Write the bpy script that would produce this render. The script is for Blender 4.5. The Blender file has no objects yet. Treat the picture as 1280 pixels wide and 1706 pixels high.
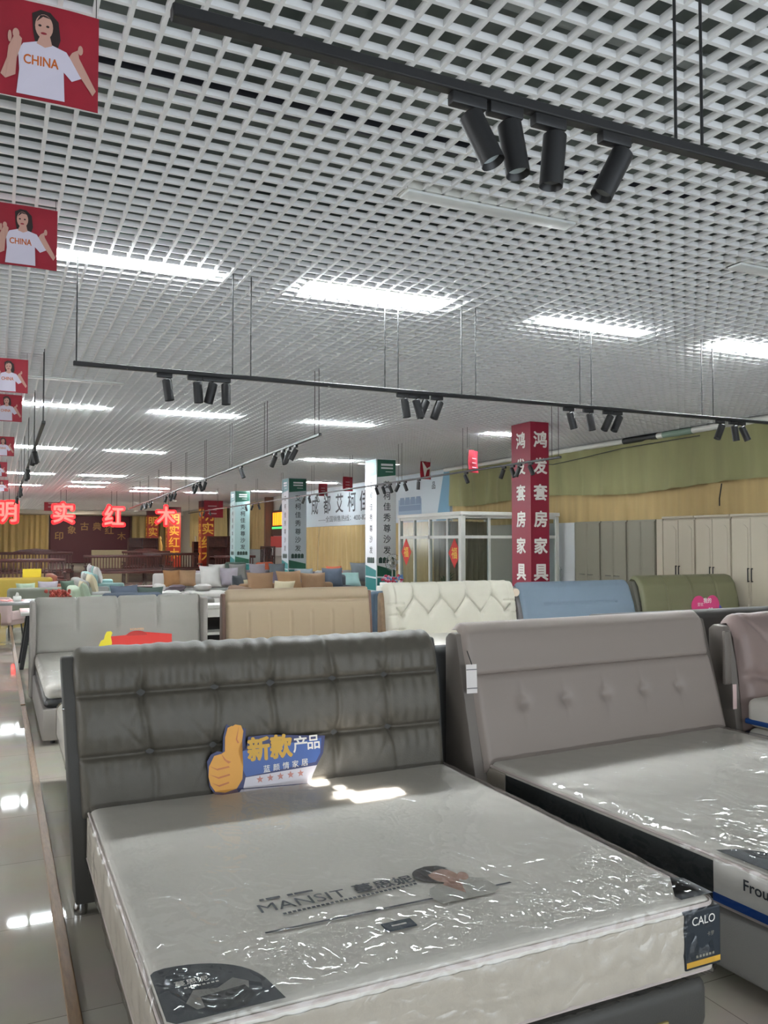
import bpy, bmesh, math, random
from mathutils import Vector, Matrix, noise
R = math.radians
sc = bpy.context.scene
col = sc.collection
random.seed(7)

# ------------------------------------------------------------------ camera, world, lights, exposure
FPX, HCAM = 1380.0, 1.68
YAW, PITCH = R(25.05), math.atan(50/1380.0)
FW = Vector((math.sin(YAW)*math.cos(PITCH), math.cos(YAW)*math.cos(PITCH), math.sin(PITCH)))
RT = Vector((math.cos(YAW), -math.sin(YAW), 0))
UP = RT.cross(FW)
cam_d = bpy.data.cameras.new('camera'); cam = bpy.data.objects.new('camera', cam_d); col.objects.link(cam)
cam.matrix_world = Matrix(((RT.x, UP.x, -FW.x, 0), (RT.y, UP.y, -FW.y, 0), (RT.z, UP.z, -FW.z, HCAM), (0, 0, 0, 1)))
cam_d.sensor_fit = 'VERTICAL'; cam_d.sensor_height = 24; cam_d.lens = FPX/1706*24
cam_d.clip_start = 0.05; cam_d.clip_end = 300
sc.camera = cam
sc.view_settings.view_transform = 'Standard'; sc.view_settings.look = 'None'
sc.view_settings.gamma = 1.0; sc.view_settings.use_curve_mapping = False
sc.view_settings.exposure = 1.4
sc.cycles.max_bounces = 8; sc.cycles.diffuse_bounces = 4; sc.cycles.glossy_bounces = 4
sc.cycles.transparent_max_bounces = 12; sc.cycles.sample_clamp_indirect = 6
sc.cycles.use_denoising = True
LAMP_E = 46.0
w = bpy.data.worlds.new('world'); sc.world = w; w.use_nodes = True
w.node_tree.nodes['Background'].inputs[0].default_value = (.75, .88, 1, 1)
w.node_tree.nodes['Background'].inputs[1].default_value = 1.0

def area_light(name, loc, direction, sx, sy, power, color):
    d = bpy.data.lights.new(name, 'AREA'); d.shape = 'RECTANGLE'; d.size = sx; d.size_y = sy
    d.energy = power; d.color = color
    o = bpy.data.objects.new(name, d); col.objects.link(o); o.location = loc
    o.rotation_euler = Vector(direction).to_track_quat('-Z', 'Y').to_euler(); return o
# daylight entering by the glazed shop front behind the camera
area_light('shopfront_daylight', (3.0, -2.85, 1.5), (0.05, 1, 0), 9, 2.4, 52, (.93, .97, 1))
for k in range(4):
    area_light('window_daylight', (-5.85, 5+k*13, 2.1), (1, 0, -.1), 7, 1.6, 80, (.93, .97, 1))  # added fill lamps along the unseen left wall, for even light
# the lit spotlights of the redwood area at the far end
for x, y in ((2, 41), (7, 42), (2, 50), (7, 50), (10, 47), (4.5, 54)):
    area_light('redwood_spotlights', (x, y, 3.3), (0, .35, -1), 1.6, .4, 26, (1, .88, .74))
# low sun, reaching the near bed through small gaps over the shop front
sun_d = bpy.data.lights.new('sun', 'SUN'); sun_d.energy = 55; sun_d.angle = R(.25); sun_d.color = (1, .97, .92)
sun = bpy.data.objects.new('sun', sun_d); col.objects.link(sun)
SUN_DIR = Vector((.12, 1, -.42)).normalized()
sun.rotation_euler = SUN_DIR.to_track_quat('-Z', 'Y').to_euler()

# ------------------------------------------------------------------ helpers
def ray(px, py): return FW + RT*((px-640)/FPX) - UP*((py-853)/FPX)
CAM = Vector((0, 0, HCAM))
def PZ(px, py, z): r = ray(px, py); return CAM + r*((z-HCAM)/r.z)
def PY(px, py, y): r = ray(px, py); return CAM + r*(y/r.y)
def PX(px, py, x): r = ray(px, py); return CAM + r*(x/r.x)

def lin(c): return c/12.92 if c <= .04045 else ((c+.055)/1.055)**2.4
def rgb(h):
    if isinstance(h, str): return tuple(lin(int(h[i:i+2], 16)/255) for i in (0, 2, 4)) + (1,)
    return tuple(h) + (1,)
_mats = {}
def mat(name, c, rough=.6, metal=0, var=0, vscale=8, bump=0, bscale=60, coat=0, emit=0, spec=.5, alpha=1, sheen=0, stretch=None):
    if name in _mats: return _mats[name]
    m = bpy.data.materials.new(name); m.use_nodes = True; nt = m.node_tree; b = nt.nodes['Principled BSDF']
    cc = rgb(c)
    b.inputs['Base Color'].default_value = cc; b.inputs['Roughness'].default_value = rough
    b.inputs['Metallic'].default_value = metal; b.inputs['Specular IOR Level'].default_value = spec
    if coat: b.inputs['Coat Weight'].default_value = coat; b.inputs['Coat Roughness'].default_value = .08
    if sheen: b.inputs['Sheen Weight'].default_value = sheen
    if emit:
        b.inputs['Emission Color'].default_value = cc; b.inputs['Emission Strength'].default_value = emit
    if var or bump:
        tc = nt.nodes.new('ShaderNodeTexCoord'); mp = nt.nodes.new('ShaderNodeMapping')
        nt.links.new(tc.outputs['Object'], mp.inputs[0])
        if stretch: mp.inputs['Scale'].default_value = stretch
    if var:
        n = nt.nodes.new('ShaderNodeTexNoise'); n.inputs['Scale'].default_value = vscale; n.inputs['Detail'].default_value = 4
        nt.links.new(mp.outputs[0], n.inputs['Vector'])
        r = nt.nodes.new('ShaderNodeValToRGB'); r.color_ramp.elements[0].position = .3; r.color_ramp.elements[1].position = .7
        r.color_ramp.elements[0].color = tuple(x*(1-var) for x in cc[:3])+(1,)
        r.color_ramp.elements[1].color = tuple(min(1, x*(1+var)) for x in cc[:3])+(1,)
        nt.links.new(n.outputs['Fac'], r.inputs[0]); nt.links.new(r.outputs[0], b.inputs['Base Color'])
    if bump:
        n2 = nt.nodes.new('ShaderNodeTexNoise'); n2.inputs['Scale'].default_value = bscale; n2.inputs['Detail'].default_value = 3
        nt.links.new(mp.outputs[0], n2.inputs['Vector'])
        bp = nt.nodes.new('ShaderNodeBump'); bp.inputs['Strength'].default_value = bump; bp.inputs['Distance'].default_value = .01
        nt.links.new(n2.outputs['Fac'], bp.inputs['Height']); nt.links.new(bp.outputs[0], b.inputs['Normal'])
    _mats[name] = m; return m

def floor_mat():
    m = bpy.data.materials.new('polished_tile'); m.use_nodes = True; nt = m.node_tree; b = nt.nodes['Principled BSDF']
    tc = nt.nodes.new('ShaderNodeTexCoord'); br = nt.nodes.new('ShaderNodeTexBrick')
    br.offset = 0; br.squash = 1
    br.inputs['Scale'].default_value = 1; br.inputs['Brick Width'].default_value = .8; br.inputs['Row Height'].default_value = .8
    br.inputs['Mortar Size'].default_value = .0022
    br.inputs['Color1'].default_value = rgb('c2bbad'); br.inputs['Color2'].default_value = rgb('bbb4a6'); br.inputs['Mortar'].default_value = rgb('8b857a')
    nt.links.new(tc.outputs['Object'], br.inputs['Vector'])
    n = nt.nodes.new('ShaderNodeTexNoise'); n.inputs['Scale'].default_value = 3; n.inputs['Detail'].default_value = 5
    nt.links.new(tc.outputs['Object'], n.inputs['Vector'])
    mx = nt.nodes.new('ShaderNodeMix'); mx.data_type = 'RGBA'; mx.blend_type = 'MULTIPLY'; mx.inputs[0].default_value = .25
    nt.links.new(br.outputs['Color'], mx.inputs[6]); nt.links.new(n.outputs['Color'], mx.inputs[7])
    nt.links.new(mx.outputs[2], b.inputs['Base Color'])
    b.inputs['Roughness'].default_value = .035; b.inputs['Specular IOR Level'].default_value = .6
    return m

def film_mat(name, bump=.5, amount=1.0, scale=(1, 1, 1)):
    m = bpy.data.materials.new(name); m.use_nodes = True; nt = m.node_tree; nt.nodes.clear()
    out = nt.nodes.new('ShaderNodeOutputMaterial'); mx = nt.nodes.new('ShaderNodeMixShader')
    tr = nt.nodes.new('ShaderNodeBsdfTransparent'); gl = nt.nodes.new('ShaderNodeBsdfGlossy')
    tr.inputs[0].default_value = (.985, .985, .985, 1)
    gl.inputs['Roughness'].default_value = .05
    tc = nt.nodes.new('ShaderNodeTexCoord'); mp = nt.nodes.new('ShaderNodeMapping'); mp.inputs['Scale'].default_value = scale
    nt.links.new(tc.outputs['Object'], mp.inputs[0])
    n1 = nt.nodes.new('ShaderNodeTexNoise'); n1.inputs['Scale'].default_value = 9; n1.inputs['Detail'].default_value = 1.5; n1.inputs['Distortion'].default_value = .8
    nt.links.new(mp.outputs[0], n1.inputs['Vector'])
    bp = nt.nodes.new('ShaderNodeBump'); bp.inputs['Strength'].default_value = bump; bp.inputs['Distance'].default_value = .022
    n2 = nt.nodes.new('ShaderNodeTexNoise'); n2.inputs['Scale'].default_value = 32; n2.inputs['Detail'].default_value = 1
    nt.links.new(mp.outputs[0], n2.inputs['Vector'])
    a1 = nt.nodes.new('ShaderNodeMath'); a1.operation = 'SUBTRACT'; a1.inputs[1].default_value = .5; nt.links.new(n1.outputs['Fac'], a1.inputs[0])
    a2 = nt.nodes.new('ShaderNodeMath'); a2.operation = 'ABSOLUTE'; nt.links.new(a1.outputs[0], a2.inputs[0])
    a3 = nt.nodes.new('ShaderNodeMath'); a3.operation = 'POWER'; a3.inputs[1].default_value = .8; nt.links.new(a2.outputs[0], a3.inputs[0])
    a4 = nt.nodes.new('ShaderNodeMath'); a4.operation = 'MULTIPLY_ADD'; a4.inputs[1].default_value = .10; nt.links.new(n2.outputs['Fac'], a4.inputs[0]); nt.links.new(a3.outputs[0], a4.inputs[2])
    # the film is tight in the middle and gathers towards the foot and in a few patches
    n3 = nt.nodes.new('ShaderNodeTexNoise'); n3.inputs['Scale'].default_value = 2.2; n3.inputs['Detail'].default_value = 2; nt.links.new(tc.outputs['Object'], n3.inputs['Vector'])
    r3 = nt.nodes.new('ShaderNodeMapRange'); r3.inputs[1].default_value = .50; r3.inputs[2].default_value = .64; r3.inputs[3].default_value = .12; r3.inputs[4].default_value = .75; nt.links.new(n3.outputs['Fac'], r3.inputs[0])
    sx3 = nt.nodes.new('ShaderNodeSeparateXYZ'); nt.links.new(tc.outputs['Object'], sx3.inputs[0])
    r4 = nt.nodes.new('ShaderNodeMapRange'); r4.inputs[1].default_value = -1.25; r4.inputs[2].default_value = -1.8; r4.inputs[3].default_value = 0; r4.inputs[4].default_value = 1; nt.links.new(sx3.outputs['Y'], r4.inputs[0])
    mk = nt.nodes.new('ShaderNodeMath'); mk.operation = 'MAXIMUM'; nt.links.new(r3.outputs[0], mk.inputs[0]); nt.links.new(r4.outputs[0], mk.inputs[1])
    hm = nt.nodes.new('ShaderNodeMath'); hm.operation = 'MULTIPLY'; nt.links.new(a4.outputs[0], hm.inputs[0]); nt.links.new(mk.outputs[0], hm.inputs[1])
    nt.links.new(hm.outputs[0], bp.inputs['Height'])
    nt.links.new(bp.outputs[0], gl.inputs['Normal'])
    fr = nt.nodes.new('ShaderNodeFresnel'); fr.inputs['IOR'].default_value = 1.45
    ml = nt.nodes.new('ShaderNodeMath'); ml.operation = 'MULTIPLY_ADD'; ml.inputs[1].default_value = amount; ml.inputs[2].default_value = .03; ml.use_clamp = True
    nt.links.new(fr.outputs[0], ml.inputs[0]); nt.links.new(ml.outputs[0], mx.inputs[0])
    nt.links.new(tr.outputs[0], mx.inputs[1]); nt.links.new(gl.outputs[0], mx.inputs[2])
    nt.links.new(mx.outputs[0], out.inputs[0]); return m

def glass_mat():
    m = bpy.data.materials.new('clear_glass'); m.use_nodes = True; nt = m.node_tree; nt.nodes.clear()
    out = nt.nodes.new('ShaderNodeOutputMaterial'); mx = nt.nodes.new('ShaderNodeMixShader')
    tr = nt.nodes.new('ShaderNodeBsdfTransparent'); gl = nt.nodes.new('ShaderNodeBsdfGlossy')
    tr.inputs[0].default_value = (.82, .86, .86, 1); gl.inputs['Roughness'].default_value = .14
    mx.inputs[0].default_value = .07
    nt.links.new(tr.outputs[0], mx.inputs[1]); nt.links.new(gl.outputs[0], mx.inputs[2]); nt.links.new(mx.outputs[0], out.inputs[0])
    return m

_text = {}
def text_geo(s, bold):
    k = (s, bold)
    if k not in _text:
        cu = bpy.data.curves.new('t', 'FONT'); cu.body = s; cu.offset = bold; cu.resolution_u = 3
        o = bpy.data.objects.new('t', cu); col.objects.link(o)
        me = bpy.data.meshes.new_from_object(o.evaluated_get(bpy.context.evaluated_depsgraph_get()))
        v = [(p.co.x, p.co.y) for p in me.vertices]; f = [tuple(p.vertices) for p in me.polygons]
        col.objects.unlink(o); bpy.data.objects.remove(o); bpy.data.curves.remove(cu); bpy.data.meshes.remove(me)
        xs = [a[0] for a in v]; ys = [a[1] for a in v]
        cx, cy = (min(xs)+max(xs))/2, (min(ys)+max(ys))/2
        _text[k] = ([(a-cx, b-cy) for a, b in v], f, max(xs)-min(xs), max(ys)-min(ys))
    return _text[k]

class MB:
    def __init__(s): s.v = []; s.f = []; s.m = []
    def add(s, vs, fs, m=0):
        o = len(s.v); s.v += [tuple(p) for p in vs]
        for f in fs: s.f.append(tuple(i+o for i in f)); s.m.append(m)
        return s
    def box(s, x0, x1, y0, y1, z0, z1, m=0):
        vs = [(x, y, z) for z in (z0, z1) for y in (y0, y1) for x in (x0, x1)]
        return s.add(vs, [(0, 2, 3, 1), (4, 5, 7, 6), (0, 1, 5, 4), (2, 6, 7, 3), (0, 4, 6, 2), (1, 3, 7, 5)], m)
    def bm(s, b, m=0, M=None):
        b.verts.index_update()
        s.add([(M @ v.co if M else v.co) for v in b.verts], [[v.index for v in f.verts] for f in b.faces], m); b.free(); return s
    def rbox(s, x0, x1, y0, y1, z0, z1, r=.02, seg=3, m=0, M=None):
        b = bmesh.new(); bmesh.ops.create_cube(b, size=1)
        for v in b.verts:
            v.co = Vector(((x0+x1)/2+v.co.x*(x1-x0), (y0+y1)/2+v.co.y*(y1-y0), (z0+z1)/2+v.co.z*(z1-z0)))
        bmesh.ops.bevel(b, geom=list(b.edges), offset=min(r, .49*min(x1-x0, y1-y0, z1-z0)), segments=seg, profile=.5, affect='EDGES')
        return s.bm(b, m, M)
    def tube(s, p0, p1, r, n=12, m=0, r2=None, caps=True):
        p0, p1 = Vector(p0), Vector(p1); d = (p1-p0).normalized(); r2 = r if r2 is None else r2
        a = d.orthogonal().normalized(); b = d.cross(a)
        vs = []
        for p, q in ((p0, r), (p1, r2)):
            for i in range(n):
                t = 2*math.pi*i/n; vs.append(p+a*math.cos(t)*q+b*math.sin(t)*q)
        fs = [(i, (i+1) % n, n+(i+1) % n, n+i) for i in range(n)]
        if caps: fs += [tuple(range(n-1, -1, -1)), tuple(range(n, 2*n))]
        return s.add(vs, fs, m)
    def poly(s, pts, O, xd, yd, t=0.0, m=0):
        O, xd, yd = Vector(O), Vector(xd), Vector(yd); n = xd.cross(yd).normalized()
        area = sum(pts[i][0]*pts[(i+1) % len(pts)][1]-pts[(i+1) % len(pts)][0]*pts[i][1] for i in range(len(pts)))
        if area < 0: pts = pts[::-1]
        k = len(pts); fr = [O+xd*x+yd*y for x, y in pts]
        b = bmesh.new(); vs = [b.verts.new(p) for p in fr]; f = b.faces.new(vs)
        if t:
            bk = [b.verts.new(p-n*t) for p in fr]; f2 = b.faces.new(bk[::-1])
            for i in range(k): b.faces.new((vs[i], bk[i], bk[(i+1) % k], vs[(i+1) % k]))
        bmesh.ops.triangulate(b, faces=[x for x in b.faces if len(x.verts) > 4])
        return s.bm(b, m)
    def text(s, t, O, xd, yd, h, m=0, bold=0.0, wfit=None, depth=0.0):
        vs, fs, W, Hh = text_geo(t, 0.0); O, xd, yd = Vector(O), Vector(xd), Vector(yd); n = xd.cross(yd).normalized()
        sy = h/Hh; sx = sy if wfit is None else wfit/W
        fr = [O+xd*(x*sx)+yd*(y*sy) for x, y in vs]
        s.add(fr, fs, m)
        if bold:
            for k in range(8):
                a = k*math.pi/4; dd = xd*(math.cos(a)*bold*h)+yd*(math.sin(a)*bold*h)+n*(.00004*(k+1))
                s.add([p+dd for p in fr], fs, m)
                if depth: s.add([p+dd-n*depth for p in fr], [f[::-1] for f in fs], m)
        if depth:
            s.add([p-n*depth for p in fr], [f[::-1] for f in fs], m)
            ec = {}
            for f in fs:
                for i in range(len(f)):
                    e = (f[i], f[(i+1) % len(f)]); ec[e] = 1
            k = len(fr)
            s.add(fr+[p-n*depth for p in fr], [(a, a+k, b2+k, b2) for (a, b2) in ec if (b2, a) not in ec], m)
        return s
    def grid(s, nx, ny, fn, m=0, flip=False):
        vs = [fn(i/nx, j/ny) for j in range(ny+1) for i in range(nx+1)]
        fs = []
        for j in range(ny):
            for i in range(nx):
                a = j*(nx+1)+i; q = (a, a+1, a+nx+2, a+nx+1); fs.append(q[::-1] if flip else q)
        return s.add(vs, fs, m)
    def lathe(s, prof, n=20, m=0, c=(0, 0, 0)):
        vs = [(c[0]+r*math.cos(2*math.pi*i/n), c[1]+r*math.sin(2*math.pi*i/n), c[2]+z) for r, z in prof for i in range(n)]
        fs = [(j*n+i, j*n+(i+1) % n, (j+1)*n+(i+1) % n, (j+1)*n+i) for j in range(len(prof)-1) for i in range(n)]
        return s.add(vs, fs, m)
    def shift(s, d): s.v = [(a+d[0], b+d[1], c+d[2]) for a, b, c in s.v]; return s
    def data(s, name, mats, smooth=True, ang=40):
        me = bpy.data.meshes.new(name); me.from_pydata(s.v, [], s.f)
        for m in (mats if isinstance(mats, (list, tuple)) else [mats]): me.materials.append(m)
        me.polygons.foreach_set('material_index', s.m)
        if smooth:
            me.polygons.foreach_set('use_smooth', [True]*len(me.polygons)); me.set_sharp_from_angle(angle=R(ang))
        me.update(); return me
    def build(s, name, mats, parent=None, smooth=True, ang=40, world=False):
        if world and parent is not None: s.shift([-c for c in parent.location])
        o = bpy.data.objects.new(name, s.data(name, mats, smooth, ang)); col.objects.link(o)
        if parent is not None: o.parent = parent
        return o

def tag(o, label=None, cat=None, group=None, kind=None):
    if label: o['label'] = label
    if cat: o['category'] = cat
    if group: o['group'] = group
    if kind: o['kind'] = kind
    return o
def thing(name, label, cat, loc=(0, 0, 0), rz=0, group=None):
    o = bpy.data.objects.new(name, None); col.objects.link(o); o.location = loc; o.rotation_euler = (0, 0, rz)
    o.empty_display_size = .1
    return tag(o, label, cat, group)
def dup(root, loc, rz=0, label=None, group=None):
    r = root.copy(); col.objects.link(r); r.location = loc; r.rotation_euler = (0, 0, rz)
    if label: r['label'] = label
    if group: r['group'] = group
    for ch in list(root.children):
        c = ch.copy(); col.objects.link(c); c.parent = r
        for g in list(ch.children):
            d = g.copy(); col.objects.link(d); d.parent = c
    return r
def struct(name, mb, m, parent=None, smooth=False):
    o = mb.build(name, m, parent, smooth=smooth)
    if parent is None: o['kind'] = 'structure'
    return o
ORD = ['first', 'second', 'third', 'fourth', 'fifth', 'sixth', 'seventh', 'eighth', 'ninth', 'tenth', 'eleventh', 'twelfth',
       'thirteenth', 'fourteenth', 'fifteenth', 'sixteenth', 'seventeenth', 'eighteenth', 'nineteenth', 'twentieth', 'twenty-first',
       'twenty-second', 'twenty-third', 'twenty-fourth']
X, Y, Z = (1, 0, 0), (0, 1, 0), (0, 0, 1)

# ------------------------------------------------------------------ materials
M_ceil = mat('white_grille_paint', 'e9e9ea', .5)
M_slab = mat('bare_slab', '666e6b', .9, var=.25, vscale=1.5)
M_wallp = mat('wall_paint', 'bcb8ae', .8)
M_white = mat('white_gloss', 'dddcd6', .35)
M_black = mat('black_metal', '1c1c1e', .45)
M_blackp = mat('black_plastic', '17181a', .5)
M_lamp = mat('lamp_glow', (.90, .97, 1.0), .5, emit=LAMP_E)
M_lampoff = mat('lamp_off', 'd5d8d8', .4)
M_hbA = mat('charcoal_leather', '5a554c', .5, var=.06, vscale=20, bump=.12, bscale=140)
M_hbAs = mat('charcoal_frame', '454340', .55, bump=.1, bscale=150)
M_taupe = mat('taupe_leather', '968a83', .5, bump=.06, bscale=160)
M_taupes = mat('taupe_frame', '716962', .55, bump=.05, bscale=160)
M_pink = mat('rosy_taupe_leather', '8d7a75', .5, bump=.06, bscale=160)
M_matt = mat('mattress_fabric', 'e6e1d8', .75, bump=.15, bscale=45)
M_border = mat('mattress_border', 'c4bbae', .8, bump=.2, bscale=80)
M_darkb = mat('dark_mattress_border', '33383b', .55, bump=.2, bscale=50)
M_piping = mat('piping', 'dccfca', .6)
M_greyb = mat('grey_bed_fabric', '8f8c88', .8, bump=.15, bscale=200)
M_film = film_mat('clear_film', 1.0, .5, (1, .7, 1))
M_ink = mat('ink', '3a3d44', .6)
M_inkn = mat('navy_ink', '1d2630', .5)
M_gold = mat('gold_print', 'd9a83a', .5)
M_tagw = mat('paper_tag', 'e6dfdc', .7)
M_red = mat('red_wrap', '8e1c2e', .5)
M_whitep = mat('white_print', 'ece8e2', .5)
M_chrome = mat('chrome', 'b8b8b8', .2, metal=1)
M_wood = mat('brown_wood', '8a6d4e', .4, var=.2, vscale=12, stretch=(8, 1, 8))
M_redwood = mat('redwood', '4a2420', .3, var=.25, vscale=14)
M_redwood2 = mat('redwood_dark', '331a1a', .3, var=.25, vscale=14)
M_drapeg = mat('olive_drape', '8e8c62', .8, var=.12, vscale=1.2, stretch=(1, 3, .3))
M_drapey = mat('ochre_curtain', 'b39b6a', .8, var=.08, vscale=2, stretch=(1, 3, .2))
M_drapey2 = mat('straw_curtain', 'b9a878', .8, var=.08, vscale=2, stretch=(3, 3, .2))
M_glass = glass_mat()

# ------------------------------------------------------------------ the setting
CZ = 3.69
XW, YF, XL, YB = 11.1, 58.0, -6.0, -3.0
struct('floor', MB().box(XL-.1, XW+.1, YB-.1, YF+.1, -.1, 0), floor_mat())
struct('wall_right', MB().box(XW, XW+.15, YB, YF, 0, 4.9), M_wallp)
struct('wall_left', MB().box(XL-.15, XL, YB, YF, 0, 4.9), M_wallp)
struct('wall_far', MB().box(XL, XW, YF, YF+.15, 0, 4.9), M_wallp)
# back wall over the shop front, with the few gaps the sun comes through
spots = [((530, 1302), .085, .10), ((575, 1322), .10, .09), ((566, 1311), .05, .05), ((617, 1324), .20, .13), ((657, 1318), .07, .10), ((560, 1328), .04, .03)]
rects = []
for (p, wx, wy) in spots:
    q = PZ(p[0], p[1], .5); t = (q.y-YB)/SUN_DIR.y; h = q-SUN_DIR*t
    dz = wy*abs(SUN_DIR.z/SUN_DIR.y)
    rects.append((h.x-wx/2, h.x+wx/2, h.z-dz/2, h.z+dz/2))
wb = MB()
zs = sorted({2.75, 4.9} | {r for q in rects for r in q[2:]}); xs = sorted({XL, XW} | {r for q in rects for r in q[:2]})
for i in range(len(xs)-1):
    for j in range(len(zs)-1):
        cx, cz = (xs[i]+xs[i+1])/2, (zs[j]+zs[j+1])/2
        if not any(a < cx < b and c < cz < d for a, b, c, d in rects): wb.box(xs[i], xs[i+1], YB-.02, YB, zs[j], zs[j+1])
for a, b in ((XL, -1.6), (7.6, XW)): wb.box(a, b, YB-.15, YB, 0, 2.75)
struct('wall_back', wb, M_wallp)
struct('trim_4', MB().box(XL, XW, -11, YB-.15, 2.75, 2.87), M_wallp)   # added canopy, out of view, keeps the low sun out of the shop front
for k in range(4):  # added window frames on the solid, unseen left wall, around the fill lamps
    yc = 5+k*13
    wm = MB()
    for a, b, c, d in ((yc-3.6, yc+3.6, 1.2, 1.28), (yc-3.6, yc+3.6, 2.92, 3.0), (yc-3.6, yc-3.52, 1.28, 2.92), (yc+3.52, yc+3.6, 1.28, 2.92)):
        wm.box(XL, XL+.06, a, b, c, d)
    struct('window_%d' % (k+1), wm, M_white)
struct('trim_1', MB().box(XL, XW, YF-3, YF-.02, 3.42, CZ-.03), M_wallp)   # soffit of the far end

# open-cell grille ceiling and the slab above
g = MB(); sp, bw, bh = .125, .018, .033
n = int((XW-XL)/sp)
for i in range(n+1):
    x = XL+i*sp+.06
    if x < -1.5 and i % 2: continue
    g.box(x-bw/2, x+bw/2, YB, YF, CZ, CZ+bh)
for j in range(int((YF-YB)/sp)+1):
    y = YB+j*sp+.03
    g.box(XL, XW, y-bw/2, y+bw/2, CZ+.001, CZ+bh-.001)
ceil = struct('ceiling', g, M_ceil)
sl = MB().box(XL, XW, YB, YF, 4.8, 4.95)
for y in range(0, 58, 7): sl.box(XL, XW, y-.2, y+.2, 4.45, 4.8)
for x in (1.6, 8.3): sl.box(x-.15, x+.15, YB, YF, 4.5, 4.8)
sl.build('slab', M_slab, ceil, smooth=False)
M_pipe = mat('grey_pipe', '9aa09e', .5); M_duct = mat('teal_duct', '5d7a73', .5); M_cable = mat('dark_cable_tray', '2a2c38', .6)
for (x0, y0, x1, y1, z, r, m, lab) in ((-2, 3.1, 10.9, 3.25, 4.2, .05, M_pipe, 'grey water pipe above the grille over the near track'),
        (-2, 2.55, 10.9, 2.6, 4.1, .03, M_cable, 'thin dark conduit above the grille near the suspended track'),
        (-2, 4.6, 10.9, 4.55, 4.25, .06, M_cable, 'dark cable run above the grille beyond the near track'),
        (-2, 6.9, 10.9, 6.9, 4.2, .06, M_duct, 'teal pipe above the grille over the second row of lights'),
        (3.6, -2, 3.6, 40, 4.3, .07, M_pipe, 'long grey pipe above the grille running the length of the hall'),
        (6.6, -2, 6.6, 40, 4.25, .05, M_duct, 'long teal pipe above the grille towards the curtained wall')):
    tag(MB().tube((x0, y0, z), (x1, y1, z), r, 10, 0).build('pipe', m), lab, 'pipe')
# floor edging between aisle and display
for k, (y0, y1, xx) in enumerate(((-1, 9.25, .275), (9.35, 30, .27))):
    struct('trim_%d' % (k+2), MB().rbox(xx-.024, xx+.024, y0, y1, 0, .012, .005, 2), M_wood)

# ------------------------------------------------------------------ mattress builder
def box_shell(mb, w, l, z0, z1, r, disp, nx=60, ny=60, nz=8, m_top=0, m_side=0, bottom=False):
    """rounded slab x 0..w, y -l..0 with a displacement callback(p, normal) -> distance"""
    def P(p, nrm):
        # round the corners by pulling points onto a rounded box
        c = Vector((min(max(p.x, r), w-r), min(max(p.y, -l+r), -r), min(max(p.z, z0+r), z1-r)))
        d = p-c
        if d.length > 1e-6: q = c+d.normalized()*r; nn = d.normalized()
        else: q = p; nn = nrm
        return q+nn*disp(q, nn)
    def warp(t, e):  # denser near borders
        return t
    mb.grid(nx, ny, lambda u, v: P(Vector((u*w, -l+v*l, z1)), Vector(Z)), m_top)
    mb.grid(nx, nz, lambda u, v: P(Vector((u*w, -l, z0+v*(z1-z0))), Vector((0, -1, 0))), m_side)
    mb.grid(nx, nz, lambda u, v: P(Vector((u*w, 0, z0+v*(z1-z0))), Vector((0, 1, 0))), m_side, flip=True)
    mb.grid(ny, nz, lambda u, v: P(Vector((0, -l+u*l, z0+v*(z1-z0))), Vector((-1, 0, 0))), m_side, flip=True)
    mb.grid(ny, nz, lambda u, v: P(Vector((w, -l+u*l, z0+v*(z1-z0))), Vector((1, 0, 0))), m_side)
    mb.grid(4, 4, lambda u, v: P(Vector((u*w, -l+v*l, z0)), Vector((0, 0, -1))), m_side, flip=True)
    return mb

def ring(mb, w, l, z, r, rad, m=0):
    pts = []
    for cx, cy, a0 in ((w-r, -r, 0), (r, -r, 90), (r, -l+r, 180), (w-r, -l+r, 270)):
        for k in range(7): a = R(a0+k*15); pts.append(Vector((cx+math.cos(a)*r, cy+math.sin(a)*r, z)))
    for i in range(len(pts)): mb.tube(pts[i], pts[(i+1) % len(pts)], rad, 6, m, caps=False)
    return mb

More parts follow.
